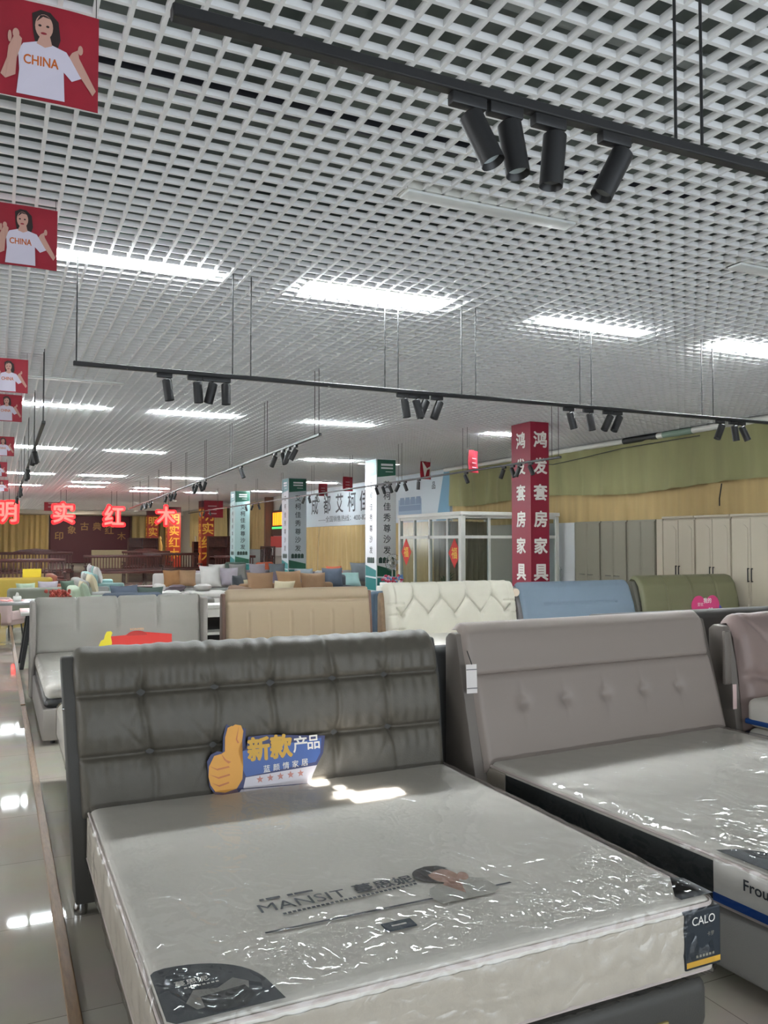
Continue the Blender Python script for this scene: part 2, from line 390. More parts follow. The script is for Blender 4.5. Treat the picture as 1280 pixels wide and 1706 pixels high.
def mattress(name, label, loc, rz, w, l, t, mtop, mside, puff=.010, wrap=True, rest=None, piping=M_piping, group=None):
    root = thing(name, label, 'mattress', loc, rz, group)
    def disp(p, n):
        d = 0
        if n.z > .8:
            d = .003*noise.noise(Vector((p.x*3, p.y*3, 1)))-.0035*abs(math.sin((p.x*.7+p.y)*9))*.5
        elif abs(n.z) < .4:
            c = p.x if abs(n.y) > .7 else p.y
            d = (puff if abs(n.y) > .7 else .001)*abs(math.sin(c*math.pi/.075))**.6*abs(math.sin((p.z)*math.pi/(t/3)))**.5
        return d
    tb = MB()
    box_shell(tb, w, l, 0, t, .035, disp, 90, 70, 14)
    o = tb.build('quilted_body', [mtop], root, ang=60)
    # border strip is its own part
    sb = MB()
    def dside(p, n):
        c = p.x if abs(n.y) > .7 else p.y
        return .004+(puff if abs(n.y) > .7 else .001)*abs(math.sin(c*math.pi/.075))**.6*abs(math.sin((p.z)*math.pi/(t/3)))**.5
    zz0, zz1, rr = .03, t-.035, .03
    def wall(u, v, side):
        z = zz0+(zz1-zz0)*v
        if side == 0: p = Vector((.03+u*(w-.06), -l-.001, z)); n = Vector((0, -1, 0))
        elif side == 1: p = Vector((-.001, -.03-u*(l-.06), z)); n = Vector((-1, 0, 0))
        else: p = Vector((w+.001, -.03-u*(l-.06), z)); n = Vector((1, 0, 0))
        return p+n*dside(p, n)
    sb.grid(110, 14, lambda u, v: wall(u, v, 0)); sb.grid(110, 14, lambda u, v: wall(u, v, 1)); sb.grid(110, 14, lambda u, v: wall(u, v, 2), flip=True)
    sb.build('side_border', mside, root, ang=60)
    ring(MB(), w+.004, l+.002, t-.02, .04, .007).shift((-.002, .001, 0)).build('piping', piping, root)
    ring(MB(), w+.004, l+.002, .02, .04, .006).shift((-.002, .001, 0)).build('piping', piping, root)
    if wrap:
        def dw(p, n):
            a = .004*noise.noise(Vector((p.x*5, p.y*5, p.z*9)))+.0028*noise.noise(Vector((p.x*16+3, p.y*12, p.z*20)))
            e = min(p.x, w-p.x, p.y+l)
            return .018+a*(1.6 if e < .25 else .7)
        box_shell(MB(), w, l, -.004, t, .035, dw, 120, 110, 10).build('plastic_wrap', M_film, root, ang=180)
    return root

# ------------------------------------------------------------------ headboard pad builder
def resample(prof, n):
    L = [0]
    for a, b in zip(prof, prof[1:]): L.append(L[-1]+math.hypot(b[0]-a[0], b[1]-a[1]))
    out = []
    for k in range(n+1):
        s = L[-1]*k/n; i = 0
        while i < len(L)-2 and L[i+1] < s: i += 1
        f = (s-L[i])/(L[i+1]-L[i]); a, b = prof[i], prof[i+1]
        out.append((a[0]+(b[0]-a[0])*f, a[1]+(b[1]-a[1])*f))
    return out, L[-1]
def edge(t, r):
    q = min(t, 1-t)/r
    return 1 if q >= 1 else math.sqrt(max(0, 1-(1-q)**2))
def pad(x0, x1, prof, T, fn=None, nx=120, ns=80, eu=.03, es=.08):
    pts, L = resample(prof, ns); mb = MB(); nrm = []
    for k in range(ns+1):
        a, b = pts[max(0, k-2)], pts[min(ns, k+2)]; d = math.hypot(b[0]-a[0], b[1]-a[1])
        nrm.append((-(b[1]-a[1])/d, (b[0]-a[0])/d))
    def F(u, v):
        k = round(v*ns); e = edge(u, eu)*edge(v, es)
        off = max(T*e+(fn(u*(x1-x0), v*L, u, v)*e if fn else 0), min(.004, T*e))
        return (x0+u*(x1-x0), pts[k][0]+nrm[k][0]*off, pts[k][1]+nrm[k][1]*off)
    mb.grid(nx, ns, F)
    mb.grid(1, ns, lambda u, v: (x0+u*(x1-x0), pts[round(v*ns)][0]+.004, pts[round(v*ns)][1]), flip=True)
    return mb
def prism_x(x0, x1, prof, m=0, bev=.012):
    b = bmesh.new()
    a = [b.verts.new((x0, y, z)) for y, z in prof]; c = [b.verts.new((x1, y, z)) for y, z in prof]
    k = len(prof); b.faces.new(a[::-1]); b.faces.new(c)
    for i in range(k): b.faces.new((a[i], a[(i+1) % k], c[(i+1) % k], c[i]))
    bmesh.ops.recalc_face_normals(b, faces=list(b.faces))
    if bev: bmesh.ops.bevel(b, geom=list(b.edges), offset=bev, segments=2, profile=.5, affect='EDGES')
    return MB().bm(b)
def gau(d, s): return math.exp(-(d/s)**2)

# ================================================================== BED A: charcoal tufted bed
def base_box(root, w, l, z0, z1, m, legm, y0=0, legs=True, r=.03):
    MB().rbox(.02, w-.02, y0-l, y0, z0, z1, r, 3).build('bed_base', m, root)
    if legs:
        for x in (.12, w-.12):
            for y in (y0-l+.12, y0-.25):
                MB().tube((x, y, z0+.01), (x, y, 0), .02, 12, r2=.015).build('leg', legm, root)

bedA = thing('bed', 'dark charcoal leather bed with a six-column tufted headboard, nearest the camera', 'bed', (.27, 3.95, 0))
frA = prism_x(0, 1.93, [(.0, .07), (.17, .07), (.18, 1.10), (.16, 1.155), (.10, 1.155), (.045, .95), (.01, .45)])
def shearA(mb):
    mb.v = [(x+(.075-.055*x/1.93)*(1-z/1.155), y, z) for x, y, z in mb.v]; return mb
shearA(frA).build('headboard_frame', M_hbAs, bedA)
cu_ = [k/6 for k in range(1, 6)]; L_seams = (.27, .54)
def fA(x, s, u, v):
    o = 0
    for q in L_seams:
        d = s-q
        o -= .026*gau(d, .013)+.016*gau(d, .06)
        o += .0030*math.sin(x*95+2*math.sin(x*7))*gau(abs(d)-.05, .05)
    for c in cu_:
        dx = (x-c*1.87)+.02*math.sin(s*9+c*20)
        nr = max(gau(s-L_seams[0], .10), gau(s-L_seams[1], .11))
        o -= .018*gau(dx, .016)*(.28+.72*nr)
        for q in L_seams:
            o -= .016*gau(math.hypot(dx, s-q), .04)
            o -= .006*gau(((x-c*1.87)*.8+(s-q)*(.75 if s > q else -.5)), .012)*gau(math.hypot(dx, s-q), .14)
    if v > .62: o += .0022*math.sin(x*70+5*noise.noise(Vector((x*4, s*2, 0))))*min(1, (v-.62)*8)
    o += .004*noise.noise(Vector((x*9, s*5, 3)))
    return o
pA = [(.03, .44), (.04, .60), (.05, .80), (.075, 1.0), (.095, 1.07), (.125, 1.11), (.16, 1.12), (.19, 1.10)]
shearA(pad(.045, 1.915, pA, .078, fA, 330, 130, .025, .07)).build('tufted_pad', M_hbA, bedA, ang=180)
MB().tube((.03, .06, .93), (.008, .06, .93), .008, 14).build('rivet', M_chrome, bedA)
MB().rbox(.17, 1.885, -1.88, .02, .075, .248, .04, 4).build('bed_base', M_hbAs, bedA)
for x, y in ((.26, -1.74), (1.80, -1.70), (.26, -.3), (1.8, -.3)):
    MB().tube((x, y, .09), (x, y-.015, 0), .022, 12, r2=.014).build('leg', M_black, bedA)
for x in (.10, 1.83): MB().lathe([(0, 0), (.028, 0), (.032, .03), (.02, .085), (0, .085)], 16, 0, (x, .09, 0)).build('foot', M_chrome, bedA)
MB().rbox(1.62, 1.70, -1.888, -1.876, .125, .15, .004, 2).build('brand_plate', mat('brass_plate', '9b8a55', .4), bedA)
matA = mattress('mattress', 'white quilted mattress in clear film on the charcoal bed, printed with black lettering', (.39, 4.02, .25), 0, 1.80, 1.94, .25, M_matt, M_border, .009)
# prints on the mattress top (local: x from .39, y from 4.02, top z .25)
def LT(x, y, dz=.004): return (x-.39, y-4.02, .25+dz)
M_inkg = mat('grey_ink', '4b4e55', .6); M_skin = mat('print_skin', 'b08a78', .6); M_hair = mat('print_hair', '2b2320', .6); M_coat = mat('print_coat', 'b9b6ad', .6)
tx = MB()
tx.text('MANSIT', LT(.93, 2.615), (1, 0, 0), (0, 1, 0), .062, 0, 0, .30)
tx.text('蔓思妮', LT(1.225, 2.625), (1, 0, 0), (0, 1, 0), .062, 0, .03, .22)
for k in range(30):
    tx.box(LT(.84+k*.0165, 0)[0], LT(.84+k*.0165+.011, 0)[0], 2.545+.001*k-4.02, 2.557+.001*k-4.02, .2535, .254)
for a, b in ((.80, .815), (.822, .87), (.895, .915), (.92, .985)): tx.box(a-.39, b-.39, 2.672-4.02, 2.685-4.02, .2535, .254)
tx.poly([(0, 0), (.88, .0), (.88, .011), (0, .011)], LT(.75, 2.445), (1, 0, 0), (0, 1, 0))
tx.build('lettering', M_inkg, matA, smooth=False)
lb = MB().box(1.09-.39, 1.19-.39, 2.305-4.02, 2.355-4.02, .251, .2545)
lbo = lb.build('woven_label', mat('navy_label', '33404c', .6), matA, smooth=False)
MB().box(1.115-.39, 1.165-.39, 2.325-4.02, 2.333-4.02, .2546, .2549).build('label_stitching', M_whitep, lbo, smooth=False)
pr = MB()
def ell(cx, cy, a, b, n=24, rot=0):
    return [(cx+a*math.cos(t)*math.cos(rot)-b*math.sin(t)*math.sin(rot), cy+a*math.cos(t)*math.sin(rot)+b*math.sin(t)*math.cos(rot)) for t in [2*math.pi*i/n for i in range(n)]]
O = LT(1.33, 2.40, 0)
def lay(h): return (O[0], O[1], .25+h)
pr.poly([(.0, .0), (-.01, .07), (.02, .12), (.07, .145), (.10, .12), (.14, .14), (.19, .15), (.235, .12), (.24, .03), (.2, .0)], lay(.0045), X, Y, 0, 2)
pr.poly([(.075, .13), (.12, .17), (.145, .13), (.115, .04)], lay(.0048), X, Y, 0, 0)
pr.poly(ell(.085, .225, .072, .068, 22), lay(.0050), X, Y, 0, 1)
pr.poly(ell(.115, .195, .050, .066, 22, .15), lay(.0053), X, Y, 0, 0)
pr.poly([(.045, .235), (.05, .275), (.09, .296), (.135, .285), (.16, .25), (.13, .25), (.10, .243), (.075, .225)], lay(.0056), X, Y, 0, 1)
pr.poly(ell(.175, .165, .020, .036, 14, -.4), lay(.0056), X, Y, 0, 0)
pr.build('printed_portrait', [M_skin, M_hair, M_coat], matA, smooth=False)
# corner patches and carton corner
cp = MB(); q = [(.0, .0), (.0, .24), (.012, .255), (.04, .262)]
q += [(.04+.25*math.sin(t*math.pi/2), .262*math.cos(t*math.pi/2)**.75) for t in [k/12 for k in range(1, 12)]]+[(.30, -.02), (.02, -.02)]
cp.poly(q, (.005, -1.915, .2545), X, Y, 0, 0)
cp.poly([(.06, .06), (.09, .115), (.15, .10), (.2, .135), (.235, .10), (.22, .04), (.08, .02)], (.005, -1.915, .2552), X, Y, 0, 1)
cp.poly([(.10, .015), (.10, .075), (.22, .085), (.235, .03), (.2, -.01), (.12, -.01)], (.005, -1.915, .2558), X, Y, 0, 2)
cp.text('蔓思妮', (.10, -1.755, .2560), X, Y, .028, 3, .02)
for k in range(8): cp.box(.075+k*.012, .083+k*.012, -1.785, -1.779, .2556, .256, 3)
cp.build('corner_patch', [M_inkn, mat('patch_photo', '8d8b86', .6), M_blackp, M_whitep], matA, smooth=False)
cc = MB()
cc.rbox(1.655, 1.812, -1.955, -1.76, .035, .225, .006, 2, 0)
cc.poly([(0, 0), (.14, 0), (.14, .13), (.105, .16), (.105, .035), (0, .03)], (1.665, -1.93, .2558), X, Y, 0, 0)
cc.poly([(0, 0), (.148, .0), (.148, .018), (0, .018)], (1.66, -1.9555, .045), X, Z, 0, 1)
cc.text('CALO', (1.735, -1.9560, .190), X, Z, .027, 2, .005)
cc.text('卡罗', (1.765, -1.9560, .140), X, Z, .015, 3)
for k in range(6): cc.box(1.70+k*.014, 1.709+k*.014, -1.957, -1.9555, .072, .080, 3)
cc.build('corner_carton', [M_inkn, M_gold, M_whitep, mat('carton_grey', '8f8c80', .6)], matA, smooth=False)

# thumbs-up promotional board on the mattress
M_blue = mat('board_blue', '1f4f9e', .35); M_navy = mat('board_navy', '1c2460', .4); M_orange = mat('hand_orange', 'e9a22b', .4)
M_orange2 = mat('hand_shade', 'c9702a', .4); M_star = mat('star_red', 'c98a80', .5)
bp_ = PZ(350, 1320, .505)
pb = thing('promotion_board', 'blue thumbs-up promotional board with five stars leaning on the charcoal headboard', 'sign', (.905, 3.872, .5125))
XD, YD = Vector((1, .02, 0)).normalized(), Vector((0, .17, 1)).normalized(); NB = XD.cross(YD)
def U(x, y): return ((x-60)/580.0*.60, (405-y)/580.0*.60*1.02)   # board drawing units
def D(pts): return [U(*p) for p in pts]
sh = lambda pts: [(x, y-(x-60)*(-.11)) for x, y in pts]   # undo the photographed slant
hand_o = [(62, 270), (80, 240), (110, 225), (135, 228), (140, 160), (155, 110), (190, 88), (225, 90), (248, 112), (245, 160), (225, 230), (245, 215), (258, 160), (345, 150), (440, 150), (640, 150), (625, 230), (560, 330), (535, 390), (535, 405), (240, 405), (150, 412), (95, 410), (72, 380), (66, 330)]
O0 = Vector((0, 0, 0))
MB().poly(D(sh(hand_o)), O0, XD, YD, .006, 0).build('backing', M_navy, pb, smooth=False)
def layer(name, polys, m, lift, parent=pb):
    mb = MB()
    for p in polys: mb.poly(D(sh(p)), O0+NB*lift, XD, YD, .0004, 0)
    return mb.build(name, m, parent, smooth=False)
layer('blue_panel', [[(215, 225), (620, 160), (610, 230), (585, 270), (240, 335), (225, 300)]], M_blue, .0012)
layer('white_panel', [[(238, 338), (590, 285), (545, 365), (225, 385)], [(215, 390), (530, 370), (530, 388), (205, 402)]], mat('board_white', 'd9d3dc', .4), .0014)
hand = layer('thumb_print', [[(145, 225), (148, 165), (162, 122), (195, 106), (225, 110), (235, 135), (228, 175), (205, 225), (228, 290), (222, 345), (195, 385), (140, 402), (95, 398), (75, 370), (66, 335), (70, 290), (95, 245), (130, 235)]], M_orange, .0018)
layer('finger_crease', [[(70, 288), (105, 300), (160, 288), (165, 294), (108, 307)], [(72, 325), (110, 336), (162, 322), (166, 328), (112, 343)], [(78, 360), (112, 370), (158, 356), (160, 362), (114, 377)], [(128, 236), (150, 262), (172, 270), (160, 278), (140, 262)], [(215, 112), (204, 172), (212, 186), (206, 190), (198, 172)]], M_orange2, .0024, hand)
t1 = MB()
def tpos(x, y): a = U(x, y-(x-60)*(-.11)); return O0+XD*a[0]+YD*a[1]
dv = (XD-YD*0).normalized()
t1.text('新', tpos(305, 212)+NB*.0024, XD, YD, .105, 0, .045); t1.text('款', tpos(415, 200)+NB*.0024, XD, YD, .105, 0, .045)
t1.build('lettering', M_gold, pb, smooth=False)
t2 = MB(); t2.text('产', tpos(510, 190)+NB*.0024, XD, YD, .075, 0, .02); t2.text('品', tpos(578, 180)+NB*.0024, XD, YD, .065, 0, .02)
for k, ch in enumerate('蓝颜情家居'): t2.text(ch, tpos(340+k*47, 300-k*7)+NB*.0024, XD, YD, .032, 0, .01)
t2.build('lettering', M_whitep, pb, smooth=False)
for k in range(5):
    st = [(.018*(1 if i % 2 == 0 else .42)*math.sin(i*math.pi/5), .018*(1 if i % 2 == 0 else .42)*math.cos(i*math.pi/5)) for i in range(10)]
    MB().poly(st, tpos(305+k*50, 347-k*6.5)+NB*.0024, XD, YD, .0004).build('star', M_star, pb, smooth=False)

# ================================================================== BED B: taupe bed
bedB = thing('bed', 'taupe leather bed with buttoned slanting headboard, second of the front row', 'bed', (2.33, 3.90, 0), R(3.2))
prism_x(0, 1.98, [(-.09, .05), (.24, .05), (.24, 1.14), (.20, 1.17), (.13, 1.17), (.08, .97), (-.06, .42)]).build('headboard_frame', M_taupes, bedB)
def fB(x, s, u, v):
    o = 0
    for k in range(1, 6):
        o -= .028*gau(math.hypot((x-k*1.84/6)*.9, (s-.34)), .035)+.006*gau(x-k*1.84/6, .012)*gau(s-.34, .09)
    return o+.002*noise.noise(Vector((x*6, s*4, 2)))
pad(.06, 1.94, [(-.06, .44), (.04, .80), (.085, .945)], .04, fB, 160, 50, .02, .10).build('buttoned_pad', M_taupe, bedB, ang=180)
pad(.03, 1.94, [(.08, .935), (.10, 1.02), (.115, 1.10), (.13, 1.155), (.17, 1.19), (.22, 1.18)], .035, lambda x, s, u, v: .002*noise.noise(Vector((x*5, s*4, 8))), 90, 40, .02, .10).build('top_roll', M_taupe, bedB, ang=180)
MB().rbox(.08, 1.90, -2.06, .0, .07, .30, .03, 3).build('bed_base', M_greyb, bedB)
for x, y in ((.13, -1.85), (1.85, -1.85), (.13, -.2), (1.85, -.2)): MB().tube((x, y, .08), (x, y, 0), .022, 14).build('leg', M_chrome, bedB)
tgb = MB().poly([(0, 0), (.062, .0), (.062, .155), (0, .155)], (-.012, .0, .86), (1, -.15, 0), (0, .05, 1), .002)
ht = tgb.build('swing_tag', M_tagw, bedB, smooth=False)
MB().poly([(0, 0), (.062, 0), (.062, .004), (0, .004)], (-.012, -.0015, .885), (1, -.15, 0), (0, .05, 1), .001).build('tag_line', M_ink, ht, smooth=False)
MB().poly([(0, 0), (.062, 0), (.062, .004), (0, .004)], (-.012, .005, .985), (1, -.15, 0), (0, .05, 1), .001).build('tag_line', M_ink, ht, smooth=False)
MB().tube((.02, .0, 1.015), (.03, .06, 1.08), .003, 6).build('tag_cord', M_black, ht)
matB = mattress('mattress', 'film-wrapped white mattress with dark side border on the taupe bed', (2.42, 3.87, .29), R(3.2), 1.80, 1.95, .21, M_matt, M_darkb, .004)
pc = MB()
pc.rbox(-.012, .05, -1.945, -1.50, .03, .185, .005, 2, 0)
pc.box(-.0135, -.012, -1.94, -1.50, .03, .062, 1)
pc.text('Frou', (-.0135, -1.69, .135), (0, -1, 0), Z, .04, 2, .02)
pc.text('EC', (-.0135, -1.80, .088), (0, -1, 0), Z, .03, 2, .02)
pc.text('ECW', (.05, -1.80, .2145), (0, -1, 0), (1, 0, 0), .03, 3, .01)
ob = pc.build('corner_carton', [M_whitep, mat('carton_blue', '1f4f9e', .5), M_ink, mat('carton_rose', 'a08088', .6)], matB, smooth=False)
MB().poly([(0, 0), (.03, .08), (.09, .14), (.18, .17), (.40, .17), (.40, 0)], (.005, -1.50, .2135), (0, -1, 0), X, 0, 0).build('corner_patch', M_inkn, matB, smooth=False)
for ya in (-.14, -.02): pass
MB().rbox(-.0125, .03, -.18, -.01, .03, .18, .004, 2).build('white_corner', M_border, matB, smooth=False)
MB().rbox(-.0135, .03, -.20, -.01, .028, .055, .004, 2).build('blue_corner_band', mat('band_blue', '3a5068', .5), matB, smooth=False)

# ================================================================== BED C: rosy bed on the right edge
bedC = thing('bed', 'rosy taupe bed with a puffy headboard cut by the right edge of the photo', 'bed', (4.38, 3.95, 0), R(3))
prism_x(0, 1.98, [(0, .05), (.22, .05), (.22, 1.10), (.18, 1.13), (.10, 1.12), (.05, .9), (0, .45)]).build('headboard_frame', M_taupes, bedC)
def fC(x, s, u, v):
    o = 0
    for q in (.36,):
        o -= .030*gau(s-q+.02*math.sin(x*4), .03)
    for a, b, c in ((.25, .30, .5), (.30, .45, -.4), (.22, .6, .9), (.5, .5, .2), (.6, .3, -.7)):
        o -= .012*gau((x-a)*c+(s-b), .02)*gau(math.hypot(x-a, s-b), .2)
    return o+.008*noise.noise(Vector((x*7, s*6, 5)))
pad(.06, 1.94, [(.0, .44), (.03, .8), (.07, 1.05), (.12, 1.14), (.18, 1.12)], .07, fC, 160, 70, .04, .12).build('puffy_pad', M_pink, bedC, ang=180)
MB().rbox(-.075, -.01, .02, .05, .75, 1.10, .012, 2).build('side_flap', M_taupes, bedC)
MB().rbox(-.055, -.02, -.02, -.015, .60, .76, .002, 1).build('swing_tag', mat('rosy_tag', 'd8bcb8', .6), bedC)
MB().rbox(.06, 1.92, -2.05, .0, .07, .30, .03, 3).build('bed_base', M_taupes, bedC)
for x, y in ((.14, -1.85), (1.85, -1.85), (.14, -.2), (1.85, -.2)): MB().tube((x, y, .08), (x, y, 0), .022, 12).build('leg', M_black, bedC)
for k, (z0, lab) in enumerate(((.30, 'lower film-wrapped mattress stacked on the rosy taupe bed'), (.49, 'upper film-wrapped mattress with blue band stacked on the rosy taupe bed'))):
    mr = thing('wrapped_mattress', lab, 'mattress', (4.40, 3.90, z0), R(3))
    MB().rbox(0, 1.8, -1.95, 0, 0, .185, .05, 4).build('body', M_matt, mr)
    MB().rbox(.13, 1.806, -1.955, .005, .005, .18, .05, 4).build('dark_sleeve', mat('dark_sleeve', '2b2d2e', .15, coat=.6, bump=.3, bscale=25), mr)
    if k: MB().rbox(-.004, .14, -1.954, .004, .02, .055, .01, 2).build('blue_band', mat('band_blue2', '2c58a0', .4), mr)

# ================================================================== back-to-back beds behind the front row
def back_bed(x, y, w, hz, m, lab, mlab):
    b = thing('bed', lab, 'bed', (x, y, 0))
    prism_x(0, w, [(0, .05), (.11, .05), (.16, hz-.1), (.13, hz), (.03, hz), (0, hz-.04)], 0, .02).build('headboard', m, b)
    MB().rbox(.04, w-.04, .12, 2.1, .06, .28, .03, 3).build('bed_base', m, b)
    for lx in (.15, w-.15):
        for ly in (.3, 1.95): MB().tube((lx, ly, .07), (lx, ly, 0), .02, 10).build('leg', M_black, b)
    mr = thing('wrapped_mattress', mlab, 'mattress', (x-.02, y+.17, .285))
    MB().rbox(.0, w-.02, 0, 1.92, 0, .27, .06, 4).build('body', M_matt, mr)
    MB().rbox(-.008, w-.012, -.005, 1.93, -.003, .278, .06, 4).build('plastic_wrap', M_film, mr)
    return b
M_dk = mat('slate_fabric', '3b3c3d', .8); M_dk2 = mat('grey_velvet', '5f5c5a', .75)
back_bed(.42, 4.22, 2.03, 1.07, M_dk, 'slate bed standing back to back behind the charcoal bed', 'film-wrapped mattress peeping out behind the left end of the charcoal headboard')
back_bed(3.66, 4.42, 1.95, 1.19, M_dk2, 'grey velvet bed standing back to back behind the taupe bed', 'film-wrapped mattress on the grey velvet bed behind the taupe bed')

# ================================================================== second row of beds
Y2 = 9.55
def row_bed(lab, x, w, m_frame, m_pad, prof, T, fn, hz, mlab, frame_prof=None, rz=0, nx=120, ns=60, es=.1, matz=.30, mt=.20, l=2.15, base_m=None, eu=.03):
    b = thing('bed', lab, 'bed', (x, Y2, 0), rz)
    prism_x(0, w, frame_prof or [(.02, .04), (.18, .04), (.18, hz-.06), (.15, hz-.01), (.08, hz-.01), (.02, .5)]).build('headboard_frame', m_frame, b)
    pad(.04, w-.04, prof, T, fn, nx, ns, eu, es).build('headboard_pad', m_pad, b, ang=180)
    MB().rbox(.03, w-.03, -l, 0, .04, matz, .02, 2).build('bed_base', base_m or m_frame, b)
    for lx in (.12, w-.12):
        for ly in (-l+.12, -.2): MB().tube((lx, ly, .05), (lx, ly, 0), .02, 10).build('leg', M_black, b)
    mr = thing('wrapped_mattress', mlab, 'mattress', (x+.05, Y2, matz+.004), rz)
    return b, mr
# 1 light grey
def fG(x, s, u, v):
    o = 0
    for k in range(1, 4): o -= .03*gau(x-k*1.72/4, .012)*(1 if s > .30 else gau(s-.30, .05))
    return o+.006*noise.noise(Vector((x*5, s*4, 1)))
M_lg = mat('pale_grey_fabric', '9d9a93', .75, bump=.1, bscale=180); M_lgs = mat('pale_grey_frame', '938d88', .75)
b1, m1 = row_bed('pale grey bed with winged side panels, leftmost of the second row by the aisle', .33, 1.86, M_lgs, M_lg,
    [(.0, .48), (.03, .8), (.06, .98), (.10, 1.03), (.15, 1.02)], .06, fG, 1.03, 'film-wrapped mattress with black lower edge on the pale grey bed', matz=.30, mt=.20, base_m=M_lgs)
for xx in (0, 1.80): MB().rbox(xx, xx+.055, -.16, .18, .06, 1.05, .02, 3).build('side_wing', M_lgs, b1)
MB().rbox(0, 1.74, -2.12, 0, .07, .20, .05, 4).build('body', M_matt, m1)
MB().rbox(-.004, 1.744, -2.125, .002, 0, .075, .035, 4).build('dark_sleeve', mat('dark_shrink', '34363a', .2, bump=.8, bscale=30), m1)
MB().rbox(-.012, 1.752, -2.135, .004, -.003, .212, .05, 4).build('plastic_wrap', M_film, m1)
# 2 cream
def fCr(x, s, u, v):
    o = -.025*gau(s-.57, .018)
    if s < .57:
        for k in range(1, 7): o -= .016*gau(x-k*1.84/7, .010)*(1 if s < .42 else gau(s-.42, .03))
    return o+.002*noise.noise(Vector((x*5, s*4, 1)))
M_cream = mat('cream_leather', 'a08d74', .5, bump=.05, bscale=150); M_creams = mat('brown_piping_frame', '6d5245', .6)
b2, m2 = row_bed('cream beige bed with a brown-edged headboard and vertical channels, second row', 2.40, 1.92, M_creams, M_cream,
    [(.0, .40), (.03, .75), (.07, 1.02), (.10, 1.08), (.15, 1.08)], .05, fCr, 1.08, 'white mattress on the cream beige bed', base_m=M_cream)
MB().rbox(0, 1.82, -2.08, 0, 0, .2, .05, 4).build('body', M_matt, m2)
# 3 white with diamonds
def fW(x, s, u, v):
    o = 0
    W_ = 1.96; c = W_/5
    # diamonds: zigzag seams
    ph = (x/c) % 1
    for amp in ((abs(ph-.5)*2),):
        d1 = s-(.36+.22*amp); 
        if .06 < u < .94: o -= .026*gau(d1, .016)-.012*min(1, abs(d1)/.09)
    for k in range(1, 5):
        o -= .02*gau(math.hypot(x-k*c, s-.58), .04); o -= .012*gau(x-k*c, .012)*(1 if s > .58 else 0)
    for k in range(0, 5): o -= .02*gau(math.hypot(x-(k+.5)*c, s-.36), .04)
    for q in (.18, .36, .5):
        if u < .12 or u > .88: o -= .016*gau(s-q, .014)
    return o+.008*noise.noise(Vector((x*7, s*6, 4)))
M_wh = mat('ivory_quilt', 'cfcabb', .7, bump=.06, bscale=120); M_oak = mat('oak_side', '8a7258', .6, var=.2, vscale=10)
b3, m3 = row_bed('ivory bed with a diamond-quilted puffy headboard, middle of the second row', 4.45, 2.04, M_oak, M_wh,
    [(-.02, .38), (.02, .75), (.06, .98), (.10, 1.06), (.17, 1.07)], .09, fW, 1.04, 'white mattress on the ivory bed', nx=220, ns=90, base_m=M_oak)
MB().rbox(0, 1.9, -2.08, 0, 0, .2, .05, 4).build('body', M_matt, m3)
MB().tube((2.0, -.02, .99), (2.0, .14, .99), .055, 16).build('rolled_end', mat('ivory_roll', 'd2c2ae', .7), b3)
# 4 blue
def fBl(x, s, u, v):
    return -.02*gau(s-.42, .012)*(1 if .17 < u < .83 else 0)+.004*noise.noise(Vector((x*3, s*5, 6)))
M_bl = mat('dusty_blue_fabric', '778797', .75, bump=.1, bscale=200); M_bls = mat('mauve_grey_frame', '827e80', .7)
b4, m4 = row_bed('dusty blue bed with a long horizontal seam, second row in front of the red pillar', 6.50, 2.04, M_bls, M_bl,
    [(-.12, .40), (-.02, .78), (.08, 1.02), (.14, 1.08), (.18, 1.06)], .05, fBl, 1.07, 'white mattress on the dusty blue bed',
    [(-.14, .04), (.22, .04), (.22, 1.02), (.18, 1.06), (.12, 1.06), (-.14, .38)])
MB().rbox(0, 1.9, -2.02, -.14, 0, .2, .05, 4).build('body', M_matt, m4)
# 5 olive green
def fO(x, s, u, v):
    o = 0
    for k in range(1, 4): o -= .022*gau(x-k*2.0/4, .012)
    return o+.003*noise.noise(Vector((x*4, s*5, 9)))
M_ol = mat('olive_leather', '77765a', .5, bump=.06, bscale=150); M_ols = mat('grey_olive_frame', '68665c', .6)
b5, m5 = row_bed('olive green bed with a rolled top and vertical seams, rightmost of the second row', 8.58, 2.03, M_ols, M_ol,
    [(-.12, .40), (-.06, .80), (.0, 1.02), (.07, 1.11), (.15, 1.13), (.2, 1.09)], .05, fO, 1.10, 'white mattress on the olive green bed',
    [(-.12, .04), (.26, .04), (.22, 1.05), (.18, 1.09), (.10, 1.09), (-.12, .42)])
MB().rbox(0, 1.92, -2.02, -.14, 0, .2, .05, 4).build('body', M_matt, m5)

# signs on the second-row beds
M_signred = mat('sign_red', 'd6382e', .4); M_signyel = mat('sign_yellow', 'e0cf2e', .4)
sx = PY(168, 1078, 9.2)
s1 = thing('promotion_board', 'red arched promotional board with yellow thumb on the pale grey bed', 'sign', (.98, 9.1, .486))
XD2, YD2 = Vector(X), Vector((0, .15, .70))
MB().poly([(.10, -.1), (.75, -.1), (.75, .155), (.50, .165), (.47, .20), (.42, .215), (.36, .215), (.31, .20), (.27, .165), (.10, .155)], (0, 0, .095), XD2, YD2, .006).build('board', M_signred, s1, smooth=False)
arch = [(.385+.105*math.cos(t), .155+.07*math.sin(t)) for t in [math.pi*k/16 for k in range(17)]]
MB().poly(arch, (0, -.003, .095), XD2, YD2, .002).build('arch_panel', mat('arch_red', 'b8322c', .4), s1, smooth=False)
MB().text('SONYES', (.385, -.001+.175*.2, .095+.178*.98), XD2, YD2, .028, 0, .01).shift((0, -.006, 0)).build('lettering', mat('letter_yellow', 'f0b070', .5), s1, smooth=False)
